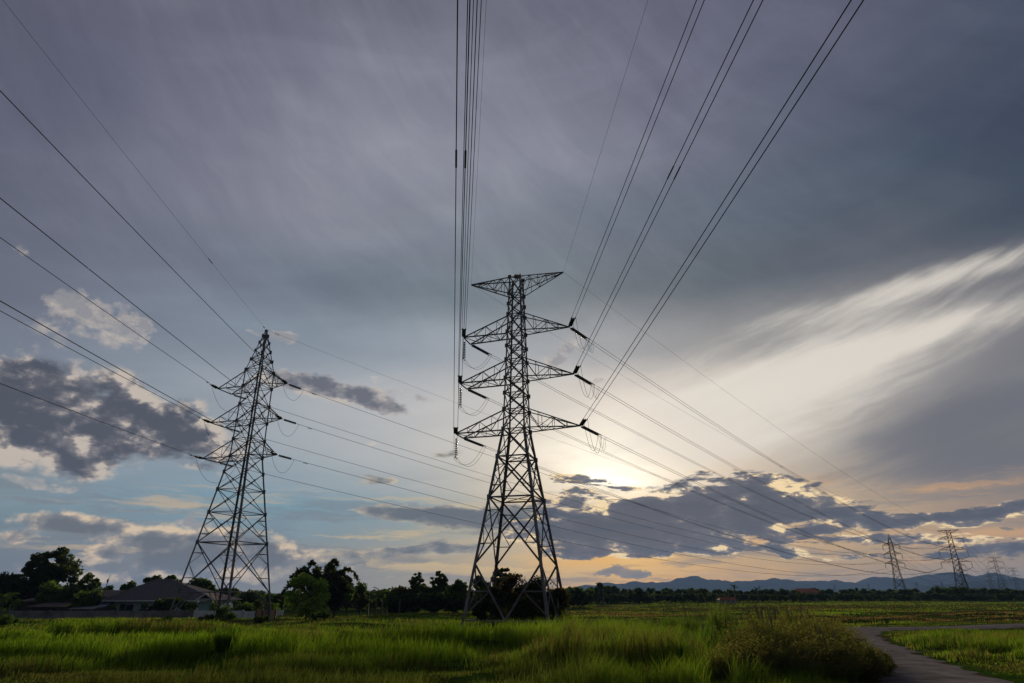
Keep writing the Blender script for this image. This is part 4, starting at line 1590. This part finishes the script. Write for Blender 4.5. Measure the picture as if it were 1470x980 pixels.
banana('banana_plant', 'banana plant with pale ragged leaves at the left edge of the field', 'banana plant', gx(8, 98), 98, 4.0, 12, 1, length=2.4, z=-1.2)
banana('banana_plant', 'smaller banana plant just right of the one at the left edge', 'banana plant', gx(24, 100), 100, 3.0, 9, 2, length=1.9, z=-1.2)
# behind the house
T(186, 832, 140, 30, 'broadleaf_tree', 'small dark tree rising behind the left slope of the hip roof', ncl=14, nl=1500, leaf=0.45, seed=7, base=0.2)
T(214, 824, 142, 34, 'broadleaf_tree', 'ragged tree behind the roof, left of the roof peak', ncl=11, nl=1500, leaf=0.48, seed=8, base=0.3, cr=0.2)
T(250, 824, 140, 44, 'broadleaf_tree', 'ragged tree behind the roof, right of the roof peak', ncl=14, nl=2100, leaf=0.48, seed=9, base=0.3, cr=0.19)
T(285, 829, 135, 52, 'broadleaf_tree', 'broad dark tree behind the right slope of the hip roof', ncl=20, nl=2800, leaf=0.45, seed=10, base=0.2, cr=0.2)
T(322, 838, 132, 46, 'broadleaf_tree', 'low dark tree seen through the legs of the pointed pylon', ncl=18, nl=2300, leaf=0.42, seed=11, base=0.1, cr=0.2)
T(362, 847, 130, 50, 'broadleaf_tree', 'low dark tree behind the right leg of the pointed pylon', ncl=18, nl=2300, leaf=0.42, seed=12, base=0.05, cr=0.2)
T(398, 848, 128, 34, 'broadleaf_tree', 'low dark tree just left of the tall arching bamboo', ncl=14, nl=1600, leaf=0.42, seed=13, base=0.05, cr=0.2)
# the bamboo group
bx_ = gx(458, 100)
arching('bamboo_clump', 'tall dark bamboo clump with arching tips, highest plant left of centre', 'bamboo', bx_, 100, gz(793, 100) + 1.2, 12.0, nst=46, per=120, leaf=0.34, seed=1, droop=1.5, c1=(0.028, 0.038, 0.014), c2=(0.05, 0.062, 0.02), start=0.28)
arching('bamboo_clump', 'lower dark bamboo leaning right, beside the tall bamboo clump', 'bamboo', gx(482, 101), 101, gz(815, 101) + 1.0, 6.5, nst=24, per=130, leaf=0.36, seed=2, droop=1.3, c1=(0.02, 0.028, 0.012), c2=(0.04, 0.045, 0.016), start=0.2)
T(443, 823, 94, 60, 'feathery_tree', 'bright green feathery tree in front of the dark bamboo clump', ncl=40, nl=9000, leaf=0.20, c1=(0.14, 0.22, 0.03), c2=(0.22, 0.32, 0.04), seed=14, base=0.02, cr=0.125, hang=0.3, spread=0.95, D=4.6)
T(518, 831, 108, 26, 'broadleaf_tree', 'round dark tree right of the bamboo, beside a slim pale stem', ncl=16, nl=1700, leaf=0.32, seed=15, base=0.15, cr=0.2)
T(500, 842, 98, 14, 'slim_sapling', 'slim sapling with a bare pale stem at the right foot of the bamboo', ncl=7, nl=500, leaf=0.26, seed=16, base=0.45, cr=0.22, c1=MDG, c2=LTG, trunk=0.06)
for k, (px, tp) in enumerate(((530, 846), (541, 849), (549, 847), (556, 852), (566, 850))):
    lab = ['banana plant right after the round dark tree in the treeline', 'second banana plant from the left in the treeline', 'middle banana plant of the five in the treeline', 'fourth banana plant from the left in the treeline', 'last banana plant of the row, before the twin airy trees'][k]
    banana('banana_plant', lab, 'banana plant', gx(px, 108), 108, gz(tp, 108) + 1.2, 9, 10 + k, 'banana plants in the treeline', length=2.2, c=MDG)
T(578, 838, 110, 36, 'broadleaf_tree', 'reddish dark tree just left of the twin airy trees', ncl=14, nl=1800, leaf=0.34, seed=17, base=0.1, cr=0.2, c1=DKG, c2=(0.06, 0.04, 0.018))
T(597, 821, 112, 22, 'airy_tree', 'left one of the twin airy trees showing sky through its crown', ncl=60, nl=2300, leaf=0.26, seed=18, base=0.42, cr=0.085, spread=0.95)
T(630, 818, 112, 26, 'airy_tree', 'right one of the twin airy trees showing sky through its crown', ncl=70, nl=2700, leaf=0.26, seed=19, base=0.40, cr=0.085, spread=0.95)
T(612, 837, 111, 24, 'broadleaf_tree', 'low tree filling the gap between the twin airy trees', ncl=10, nl=1000, leaf=0.34, seed=20, base=0.1, cr=0.2)
T(657, 829, 110, 32, 'broadleaf_tree', 'rounded dark tree left of the flat-topped pylon', ncl=20, nl=2400, leaf=0.34, seed=21, base=0.1, cr=0.18)
T(690, 823, 109, 26, 'broadleaf_tree', 'dark tree seen between the left legs of the flat-topped pylon', ncl=14, nl=1400, leaf=0.34, seed=22, base=0.2, cr=0.16)
T(722, 812, 84, 30, 'broadleaf_tree', 'round-headed tree standing behind the flat-topped pylon between its legs', ncl=34, nl=2600, leaf=0.26, seed=23, base=0.5, cr=0.13)
row = [(594, 852, 'by the foot of the left airy tree'), (622, 850, 'by the foot of the right airy tree'), (645, 852, 'under the rounded tree left of the pylon'), (575, 858, 'behind the last banana plant'), (668, 852, 'touching the left leg of the flat-topped pylon'),
       (705, 850, 'behind the left half of the flat-topped pylon'), (745, 850, 'behind the middle of the flat-topped pylon'), (785, 850, 'behind the right half of the flat-topped pylon')]
for k, (px, tp, nm) in enumerate(row):
    T(px, tp, 107, 44, 'hedge_bush', 'low dark bush of the field edge, ' + nm, 'bush', ncl=14, nl=1900, leaf=0.32, seed=30 + k, base=0.02, cr=0.22, c1=DKG, c2=(0.035, 0.055, 0.018), group='bushes along the field edge')
banana('palm_shrub', 'fan of drooping palm leaves in the treeline below the twin airy trees', 'palm', gx(575, 105), 105, 3.3, 14, 41, width=0.3, length=2.5, c=DKG)

# overgrowth inside the big pylon
for k, (dx, dy, h, w, lab) in enumerate(((-2.6, -0.5, 3.4, 3.2, 'dark bush inside the left legs of the flat-topped pylon'), (-0.6, 1.2, 4.3, 3.6, 'tallest bush of the tangle inside the flat-topped pylon'),
                                        (1.7, -0.8, 4.1, 3.4, 'bush tangled round the near right leg of the flat-topped pylon'), (3.6, 0.6, 3.6, 3.0, 'bush at the right edge of the flat-topped pylon'),
                                        (0.6, -2.6, 2.6, 3.6, 'low bush in front of the tangle inside the flat-topped pylon'))):
    c = CB + Vector((dx, dy, 0))
    h *= 1.12
    tree('overgrown_bush', lab, 'bush', c.x, c.y, h + 0.3, w, base=0.02, ncl=22, nl=3600, leaf=0.17, c1=(0.022, 0.03, 0.012), c2=((0.06, 0.035, 0.02) if k % 2 else (0.05, 0.055, 0.018)), seed=60 + k, cr=0.19, group='bushes inside the flat-topped pylon')
for k, (dx, h, lab) in enumerate(((2.6, 4.7, 'bare twiggy shrub poking out above the tangle inside the pylon'), (-1.4, 4.5, 'twiggy leafless shrub on the left of the tangle inside the pylon'))):
    thicket('twiggy_shrub', lab, 'shrub', CB.x + dx, CB.y - 0.4, h, 2.6, 16, 260, 0.12, seed=3 + k, twig=0.018)
thicket('twiggy_shrub', 'bare branching shrub standing alone right of the flat-topped pylon', 'shrub', gx(843, 58), 58, 2.9, 3.4, 14, 60, 0.08, seed=6, twig=0.017, c1=YLG)

# dark shrubs in the field
for k, (px, Y, h, w, lab) in enumerate(((240, 66, 1.0, 2.6, 'dark low shrub left of the pointed pylon'), (326, 69, 1.7, 2.6, 'dark shrub at the near foot of the pointed pylon'), (381, 74, 0.9, 1.9, 'dark shrub at the right foot of the pointed pylon'),
                                        (697, 58, 0.5, 2.4, 'dark low bush at the near left foot of the flat-topped pylon'), (748, 54, 0.9, 3.0, 'dark mound of weeds in front of the flat-topped pylon'), (797, 55, 1.2, 2.4, 'dark bush before the near right foot of the flat-topped pylon'), (832, 55, 1.1, 2.6, 'low dark bush under the bare branching shrub'),
                                        (302, 71, 1.0, 1.6, 'small shrub between the feet of the pointed pylon'), (462, 78, 0.9, 2.6, 'low reddish weed patch in front of the bamboo clump'),
                                        (8, 62, 1.0, 3.0, 'dark weed mound at the left edge of the field'), (870, 52, 1.3, 3.4, 'round green bush right of the bare branching shrub'), (905, 47, 1.1, 2.6, 'leafy bush in the grass below the distant hills'))):
    x = gx(px, Y)
    tree('field_shrub', lab, 'shrub', x, Y, h, w, base=0.0, ncl=14, nl=2200, leaf=0.10, c1=DKG if k < 10 else MDG, c2=MDG if k < 10 else LTG, seed=80 + k, cr=0.22)

# tall grasses and brown shrubs in the right foreground
gt = [(1030, 34, 2.05, 1.5, 'tallest feathery grass clump standing against the treeline in the centre right'), (985, 38, 1.55, 1.6, 'tall yellowish grass clump left of the tallest one'), (1065, 31, 1.35, 1.6, 'spiky green grass clump right of the tallest one'),
      (940, 33, 1.1, 1.6, 'rounded green grass clump in the middle of the foreground'), (1000, 27.5, 1.15, 1.5, 'grass clump beside the dark hollow in the foreground'), (905, 28, 1.0, 1.6, 'fresh green grass clump left of the dark hollow'),
      (1100, 36, 1.3, 1.6, 'grass clump with dry seed heads behind the brown shrubs'), (965, 24, 0.95, 1.6, 'grass clump at the bottom edge left of the brown shrubs'), (860, 25, 0.8, 1.5, 'low arching grass clump near the bottom centre')]
gt += [(880, 44, 1.3, 1.8, 'dark green grass mound right of the bare branching shrub'), (925, 42, 1.25, 1.8, 'bushy grass mound midway between pylon and tallest grass clump'), (960, 45, 1.3, 1.7, 'yellow-green grass mound behind the middle of the foreground'),
       (1010, 31, 1.35, 1.5, 'leaning grass clump directly before the tallest one'), (1045, 28, 1.25, 1.5, 'spiky grass clump overhanging the dark hollow'), (830, 30, 0.8, 1.6, 'low broad grass clump below the flat-topped pylon'),
       (335, 28.5, 0.95, 1.3, 'dark arching grass clump on the bank at lower left'), (1070, 20.6, 0.75, 1.2, 'olive grass clump at the bottom edge before the brown shrubs'), (1125, 20.3, 0.7, 1.2, 'brownish grass clump at the bottom edge below the tallest brown shrub'), (1190, 20.4, 0.65, 1.1, 'thin grass clump at the bottom edge near the road'),
       (1075, 34.5, 1.4, 1.4, 'tall seeding grass clump at the left shoulder of the brown shrubs')]
gt += [(1098, 23.2, 1.5, 1.1, 'tall wispy grass rising through the left of the brown shrubs'), (1138, 26.0, 1.6, 1.1, 'tall wispy grass rising above the middle of the brown shrubs'), (1178, 22.4, 1.15, 1.1, 'wispy grass poking through the brown shrubs near the road'),
       (1108, 20.8, 1.0, 1.2, 'yellowing grass clump low in front of the brown shrubs'), (1150, 20.1, 0.85, 1.2, 'mixed green and brown grass clump at the bottom edge left of the road'), (1085, 28.5, 1.6, 1.2, 'upright grass clump behind the left end of the brown shrubs')]
for k, (px, Y, h, w, lab) in enumerate(gt):
    h *= 1.12 if Y > 22 else 1
    tuft('grass_clump', lab, 'tall grass', gx(px, Y), Y, h, w, 750 if k < 20 else 420, c1=(0.07, 0.13, 0.016), c2=(0.14, 0.17, 0.04) if k in (0, 1, 6) or k > 19 else (0.10, 0.18, 0.02), seed=k, width=0.011, plumes=(9, 7, 5, 0, 3, 0, 8, 0, 0, 2, 4, 6, 3, 4, 0, 0, 3, 3, 3, 8, 9, 9, 7, 5, 4, 9)[k], group='tall grass clumps in the foreground')
br = [(1075, 25.0, 1.45, 3.2), (1115, 23.6, 1.5, 3.2), (1160, 24.6, 1.4, 3.0), (1185, 26.5, 1.2, 2.6), (1085, 21.6, 1.1, 3.0), (1150, 21.0, 1.1, 3.0), (1205, 21.4, 0.9, 2.4), (1125, 28.6, 1.6, 3.2), (1165, 30, 1.35, 2.8), (1225, 22.6, 0.75, 1.8), (1052, 20.6, 0.9, 2.4), (1180, 35, 1.1, 2.4)]
lb = ['at the left end, beside the dark hollow', 'in the middle, tallest of all', 'right of the tallest one', 'overhanging the road', 'at the bottom edge, leftmost', 'at the bottom edge, in the middle', 'at the bottom edge beside the road', 'behind the tallest one', 'farther back along the road',
      'spilling its twigs onto the road edge', 'smallest, at the bottom left corner of the thicket', 'farthest back before the road bend']
for k, (px, Y, h, w) in enumerate(br):
    h *= 1.16
    thicket('brown_shrub', 'fine-leaved olive-brown shrub, ' + lb[k], 'shrub', gx(px, Y), Y, h, w, 90, 13000, 0.032, c1=(0.17, 0.125, 0.052), c2=(0.11, 0.135, 0.03), seed=20 + k, group='brown shrubs beside the road', twig=0.007)

# far treeline, individually copied
protos = []
for k in range(6):
    H = (7, 6, 8, 5.5, 6.5, 9)[k]
    W_ = (9, 8, 6, 9, 10, 5)[k]
    protos.append(tree('distant_tree', 'dark rounded tree in the far treeline across the field', 'tree', 0, -80 - 12 * k, H, W_, base=(0.05, 0.05, 0.15, 0.02, 0.05, 0.3)[k], ncl=16, nl=1000, leaf=0.62, c1=(0.028, 0.045, 0.018), c2=(0.052, 0.080, 0.024), seed=200 + k, cr=0.2, group='trees of the far treeline'))
rt = random.Random(5)
first = set()


def place_far(px, top, Y, k=None):
    k = rt.randrange(5) if k is None else k
    p = protos[k]
    x = gx(px, Y)
    zz = gh(x, Y)
    H = (7, 6, 8, 5.5, 6.5, 9)[k]
    s_ = max(0.3, (gz(top, Y) - zz) / H)
    if k in first:
        p = copy_tree(p)
    first.add(k)
    p.location = (x, Y, zz)
    sw = s_ * rt.uniform(0.85, 1.15) if s_ < 1.1 else s_ * 0.9
    p.scale = (sw, sw, s_)
    p.rotation_euler.z = rt.uniform(0, 6.28)
    return p


px = 800
while px < 1500:
    Y = 235 + rt.uniform(-12, 25) + (40 if px > 1150 else 0)
    top = 845 + rt.uniform(-3, 2.5) - (3 if px < 900 else 0) - (2 if 1340 < px < 1440 else 0)
    place_far(px, top, Y)
    px += rt.uniform(8, 13)
px = 812
while px < 1500:
    place_far(px, 852 + rt.uniform(-2, 1.5), 222 + rt.uniform(-6, 6) + (30 if px > 1150 else 0), rt.choice([0, 1, 3, 4]))
    px += rt.uniform(7, 12)
o = place_far(864, 836, 200, 5); tag(o, 'taller tree standing out left of the distant hills', 'tree')
o = place_far(1220, 843, 300, 4); tag(o, 'broad dome-shaped tree right of the orange roof', 'tree')
o = place_far(1372, 838, 280, 4); tag(o, 'broad dark tree hiding the feet of the tallest distant pylon', 'tree')
o = place_far(1005, 845, 240, 2); tag(o, 'slightly taller pointed tree in the far treeline before the red roof', 'tree')
for k, p in enumerate(protos):
    if k not in first:
        place_far(980 + 3 * k, 850, 230, k)
banana('distant_palm', 'single small palm sticking up above the far treeline', 'palm', gx(1055, 210), 210, gz(840, 210) + 0.7, 14, 77, width=0.35, length=2.0, c=DKG, trunk=0.22)
banana('distant_palm', 'tiny palm poking out of the treeline right of the single palm', 'palm', gx(1088, 215), 215, gz(843, 215) + 0.7, 12, 78, width=0.35, length=1.8, c=DKG, trunk=0.2)
# left and middle background behind the nearer trees
for px in list(range(-60, 160, 26)) + list(range(330, 840, 13)):
    place_far(px, (847 if 300 < px < 555 else 841 if px > 300 else 836) + rt.uniform(-3, 4), 150 + rt.uniform(-8, 12), rt.choice([0, 1, 3, 4]))


# ------------------------------------------------------------------ buildings and walls
def hip_roof(b, x0, x1, y0, y1, ze, zr, rx0, rx1, th=0.18):
    ym = (y0 + y1) / 2
    for dz in (0, -th):
        pass
    c = [Vector(v) for v in ((x0, y0, ze), (x1, y0, ze), (x1, y1, ze), (x0, y1, ze))]
    r = [Vector((rx0, ym, zr)), Vector((rx1, ym, zr))]
    b.poly([c[0], c[1], r[1], r[0]])
    b.poly([c[1], c[2], r[1]])
    b.poly([c[2], c[3], r[0], r[1]])
    b.poly([c[3], c[0], r[0]])
    b.poly([c[3], c[2], c[1], c[0]])


HY = 116.0
hg = -1.25
hx = gx(228, HY)
ho = empty('bungalow', (hx, HY, hg))
tag(ho, 'single-storey bungalow with dark hip roof and pale teal walls behind the wall', 'house')
ez = gz(861.5, HY - 5) - hg
pk = gz(832, HY) - hg
xl, xr = gx(147, HY - 5) - hx, gx(312, HY - 5) - hx
b = MB()
b.box(((xl + xr) / 2 + 0.2, 0.4, ez / 2 - 0.05), (xr - xl - 2.6, 8.2, ez - 0.1))
wl = b.build('wall', M['tealwall'], ho)
b = MB()
hip_roof(b, xl, xr, -5, 6, ez + 0.02, pk, -1.2, 1.6)
b.f = [f for f in b.f]
rf = b.build('roof', M['tile'], ho)
b = MB()
for p, q in ((Vector((xl, -5, ez + 0.03)), Vector((-1.2, 0.5, pk + 0.03))), (Vector((xr, -5, ez + 0.03)), Vector((1.6, 0.5, pk + 0.03))), (Vector((-1.2, 0.5, pk + 0.03)), Vector((1.6, 0.5, pk + 0.03)))):
    c = MB()
    c.tube([p, q], 0.10, 6)
    c.build('ridge_tiles', M['concrete'], rf)
b = MB()
b.box(((xl + xr) / 2, -5.03, ez - 0.09), (xr - xl + 0.1, 0.05, 0.20))
b.build('fascia', M['white'], ho)
b = MB()
b.box((xl - 0.03, 0.5, ez - 0.09), (0.05, 11, 0.2))
b.build('fascia', M['white'], ho)
for wx, ww in ((xl + 4.2, 1.2), (xl + 9.5, 1.6), (xl + 14.5, 1.6)):
    b = MB()
    b.box((wx, -3.73, ez * 0.55), (ww + 0.16, 0.06, 1.16))
    wf = b.build('window', M['white'], ho)
    b = MB()
    b.box((wx, -3.78, ez * 0.55), (ww, 0.05, 1.0))
    b.build('pane', M['glass'], wf)
b = MB()
b.box((xl + 3.0, -3.74, 1.0), (0.9, 0.07, 2.0))
b.build('door', M['darkwood'], ho)
# gabled porch
gxp = gx(296, HY - 8) - hx
zpe, zpp = gz(861, HY - 8) - hg, gz(852, HY - 8) - hg
b = MB()
wd = 1.4
for sgn in (-1, 1):
    b.quadbox(Vector((gxp + sgn * wd, -6.6, zpe)), Vector((gxp, -6.6, zpp)), Vector((0, 1.6, 0)), Vector((0, 0, 0.06)))
pr = b.build('porch_roof', M['rust'], ho)
for sgn in (-1, 1):
    b = MB()
    b.quadbox(Vector((gxp + sgn * (wd + 0.05), -8.25, zpe - 0.02)), Vector((gxp, -8.25, zpp - 0.02)), Vector((0, 0.03, 0)), Vector((0, 0, 0.11)))
    b.build('bargeboard', M['white'], pr)
b = MB()
b.box((gxp, -8.2, zpe + 0.12), (wd * 1.7, 0.04, 0.12))
b.build('gable_beam', M['white'], pr)
for sgn in (-1, 1):
    b = MB()
    b.box((gxp + sgn * 1.1, -8.1, zpe / 2), (0.16, 0.16, zpe))
    b.build('porch_post', M['white'], ho)

# low-roofed outbuilding left of the house
oy = 122
ob = empty('outbuilding', (gx(150, oy), oy, hg))
tag(ob, 'low outbuilding with a rusty lean-to roof just left of the bungalow', 'shed')
w2 = (gx(178, oy) - gx(118, oy)) / 2
z0_, z1_ = gz(857, oy) - hg, gz(848, oy) - hg
b = MB()
b.box((0, 1.5, z0_ / 2), (w2 * 1.85, 5, z0_ - 0.1))
b.build('wall', M['darkwood'], ob)
b = MB()
b.quadbox(Vector((0, -2.2, z0_)), Vector((0, 4.2, z1_ + 0.1)), Vector((w2, 0, 0)), Vector((0, 0, 0.05)))
b.build('roof', M['rust'], ob)
bd = MB()
bd.box((gx(153, 109) - gx(150, oy), 109 - oy, 1.15), (1.5, 0.08, 2.1))
bd.build('blue_gate', M['bluedoor'], ob)
# sheds further left
for k, (p0_, p1_, Y, ze, zh, lab) in enumerate(((30, 84, 106, 863, 858, 'long shed with a flat rusty roof under the trees at far left'), (44, 86, 101, 871, 866, 'low shed roof in front of the long one at far left'), (104, 140, 103, 874, 869, 'low pale sheet roof beside the blue gate'))):
    x = gx((p0_ + p1_) / 2, Y)
    w_ = (gx(p1_, Y) - gx(p0_, Y)) / 2
    sh = empty('shed', (x, Y, hg))
    tag(sh, lab, 'shed', 'sheds behind the concrete wall')
    za, zb_ = gz(ze, Y) - hg, gz(zh, Y) - hg
    b = MB()
    b.box((0, 1.8, za / 2), (w_ * 1.9, 3.4, za - 0.06))
    b.build('wall', M['darkwood'], sh)
    b = MB()
    b.quadbox(Vector((0, -0.4, za)), Vector((0, 3.8, zb_)), Vector((w_, 0, 0)), Vector((0, 0, 0.04)))
    b.build('roof', M['rust'] if k != 2 else M['concrete'], sh)
# pale tarpaulin over something in the yard
tb = MB()
tx, ty = gx(44, 99.5), 99.5
n0 = 9
for j in range(n0):
    for i in range(n0):
        u, v = i / (n0 - 1) * 2 - 1, j / (n0 - 1) * 2 - 1
        hh = 1.25 * (1 - abs(u) ** 3) * (1 - abs(v) ** 3) * (0.85 + 0.15 * math.sin(5 * u + 3 * v)) - 0.15 * u
        tb.v.append(Vector((u * 1.3, v * 0.9, max(hh, 0) + 0.02)))
for j in range(n0 - 1):
    for i in range(n0 - 1):
        tb.f.append((j * n0 + i, j * n0 + i + 1, (j + 1) * n0 + i + 1, (j + 1) * n0 + i))
o = tb.build('tarpaulin', surf('pale_tarpaulin', (0.22, 0.23, 0.28), (0.34, 0.35, 0.40), 2, 0.5), smooth=True, loc=(tx, ty, hg))
tag(o, 'pale grey tarpaulin draped over a heap in the yard at left', 'tarpaulin')

# boundary walls and fences
WY = 98.5


def wall_run(name, label, cat, px0, px1, Y, zt, mat, post=None, th=0.15, gap=3.0):
    x0, x1 = gx(px0, Y), gx(px1, Y)
    zb_ = -1.5
    ro = empty(name, ((x0 + x1) / 2, Y, zb_))
    tag(ro, label, cat)
    h = gz(zt, Y) - zb_
    L = x1 - x0
    n = max(1, round(L / gap))
    for k in range(n):
        b = MB()
        c = -L / 2 + (k + 0.5) * L / n
        b.box((c, 0, h / 2), (L / n - 0.12, th, h))
        b.build('panel', mat, ro)
    for k in range(n + 1):
        b = MB()
        b.box((-L / 2 + k * L / n, 0, h / 2 + 0.05), (0.16, th + 0.08, h + 0.1))
        b.build('post', post or mat, ro)
    return ro


wall_run('boundary_wall', 'long weathered grey concrete wall between the field and the bungalow', 'wall', 20, 282, WY, 876.5, M['concrete'])
wall_run('white_fence', 'white panel fence behind the near leg of the pointed pylon', 'fence', 283, 352, WY, 876.5, M['white'])
wall_run('white_fence', 'short white fence seen right of the near leg of the pointed pylon', 'fence', 353, 370, WY, 877.5, M['white'], gap=1.8)
wall_run('board_fence', 'tan board fence with dark posts right of the pointed pylon', 'fence', 371, 399, WY, 875.5, M['tan'], M['darkwood'], gap=1.0)
b = MB()
sx_ = gx(405, 97)
so_ = empty('sign_board', (sx_, 97, -1.3))
tag(so_, 'small white board on posts at the end of the tan fence', 'sign')
b.box((0, 0, gz(879, 97) + 1.3), (0.95, 0.04, 0.65))
b.build('panel', M['white'], so_)
for q in (-0.35, 0.35):
    b = MB()
    b.box((q, 0.05, 0.6), (0.06, 0.06, 1.3))
    b.build('post', M['concrete'], so_)
for k, (px, w_, h_, lab) in enumerate(((215, 18, 1.8, 'garden bush against the left part of the bungalow wall'), (232, 30, 2.3, 'taller garden bush in the middle of the bungalow front'), (250, 24, 3.0, 'pale-topped garden shrub before the right half of the roof'), (270, 26, 2.4, 'garden bush left of the white gabled porch'), (318, 40, 2.4, 'garden bush right of the white gabled porch'),
                                       (345, 40, 2.6, 'garden bush over the white fence'), (385, 40, 2.8, 'garden bush above the tan fence'), (165, 14, 1.7, 'small round garden bush beside the teal corner'))):
    tree('garden_bush', lab, 'bush', gx(px, 104), 104, h_ + 0.2, w_ / 971 * 104, base=0.0, ncl=12, nl=1500, leaf=0.22, c1=DKG, c2=(0.05, 0.07, 0.018) if k == 2 else MDG, seed=150 + k, cr=0.22, group='bushes in the bungalow garden')

# leaning pole with an antenna
pX, pY = gx(146, 112), 112
po = empty('antenna_pole', (pX, pY, hg))
tag(po, 'thin leaning antenna pole left of the bungalow roof', 'pole')
ph = gz(824, 112) - hg
b = MB()
b.tube([(0, 0, 0), (0.5, 0, ph * 0.85), (0.7, 0, ph)], [0.07, 0.055, 0.02], 6)
b.build('mast', M['darkwood'], po)
b = MB()
b.box((0.47, 0, ph * 0.84), (0.22, 0.18, 0.5))
b.build('fitting_box', M['darkwood'], po)

# far roofs
def far_house(name, label, px0, px1, Y, ze, zr, roofmat, wall=True):
    x = gx((px0 + px1) / 2, Y)
    w_ = gx(px1, Y) - gx(px0, Y)
    g0 = gh(x, Y)
    r = empty(name, (x, Y, g0))
    tag(r, label, 'house')
    e, t = gz(ze, Y) - g0, gz(zr, Y) - g0
    b = MB()
    b.box((0, 0, e / 2), (w_ * 0.88, w_ * 0.4, e))
    b.build('wall', M['plaster'], r)
    b = MB()
    hip_roof(b, -w_ / 2, w_ / 2, -w_ * 0.28, w_ * 0.28, e + 0.02, t, -w_ * 0.36, w_ * 0.36)
    b.build('roof', roofmat, r)
    for q in (-0.25, 0.0, 0.25):
        b = MB()
        b.box((q * w_, -w_ * 0.2 - 0.03, e * 0.55), (w_ * 0.09, 0.06, e * 0.35))
        b.build('window', M['glass'], r)
    return r


far_house('red_roofed_house', 'low house with a dark red roof and pale wall in the far treeline', 1030, 1056, 200, 861, 857, M['redroof'])
far_house('orange_roofed_house', 'long building with an orange roof rising above the far treeline', 1138, 1174, 262, 850.5, 844.5, M['orangeroof'])
far_house('pale_roofed_building', 'long pale building just above the treeline between the distant pylons', 1330, 1382, 330, 851, 847.5, M['concrete'])

# grey distant post near the isolated taller tree
uo = empty('utility_pole', (gx(866, 190), 190, -0.6))
tag(uo, 'thin grey pole in front of the taller tree left of the hills', 'pole')
b = MB()
b.tube([(0, 0, 0), (0, 0, 4.2)], [0.14, 0.11], 6)
b.build('mast', M['concrete'], uo)
b = MB()
b.box((0, 0, 3.9), (1.2, 0.1, 0.1))
b.build('crossbar', M['concrete'], uo)

# white litter beside the road
lt = MB()
for k in range(3):
    lt.box((0.04 * k, 0.03 * k, 0.02 + 0.018 * k), (0.34 - 0.08 * k, 0.2 - 0.04 * k, 0.018), 0.3 * k)
o = lt.build('litter', M['litter'], loc=(gx(1305, 38.5), 38.5, 0.05))
tag(o, 'small flattened piece of white litter on the right road edge', 'litter')
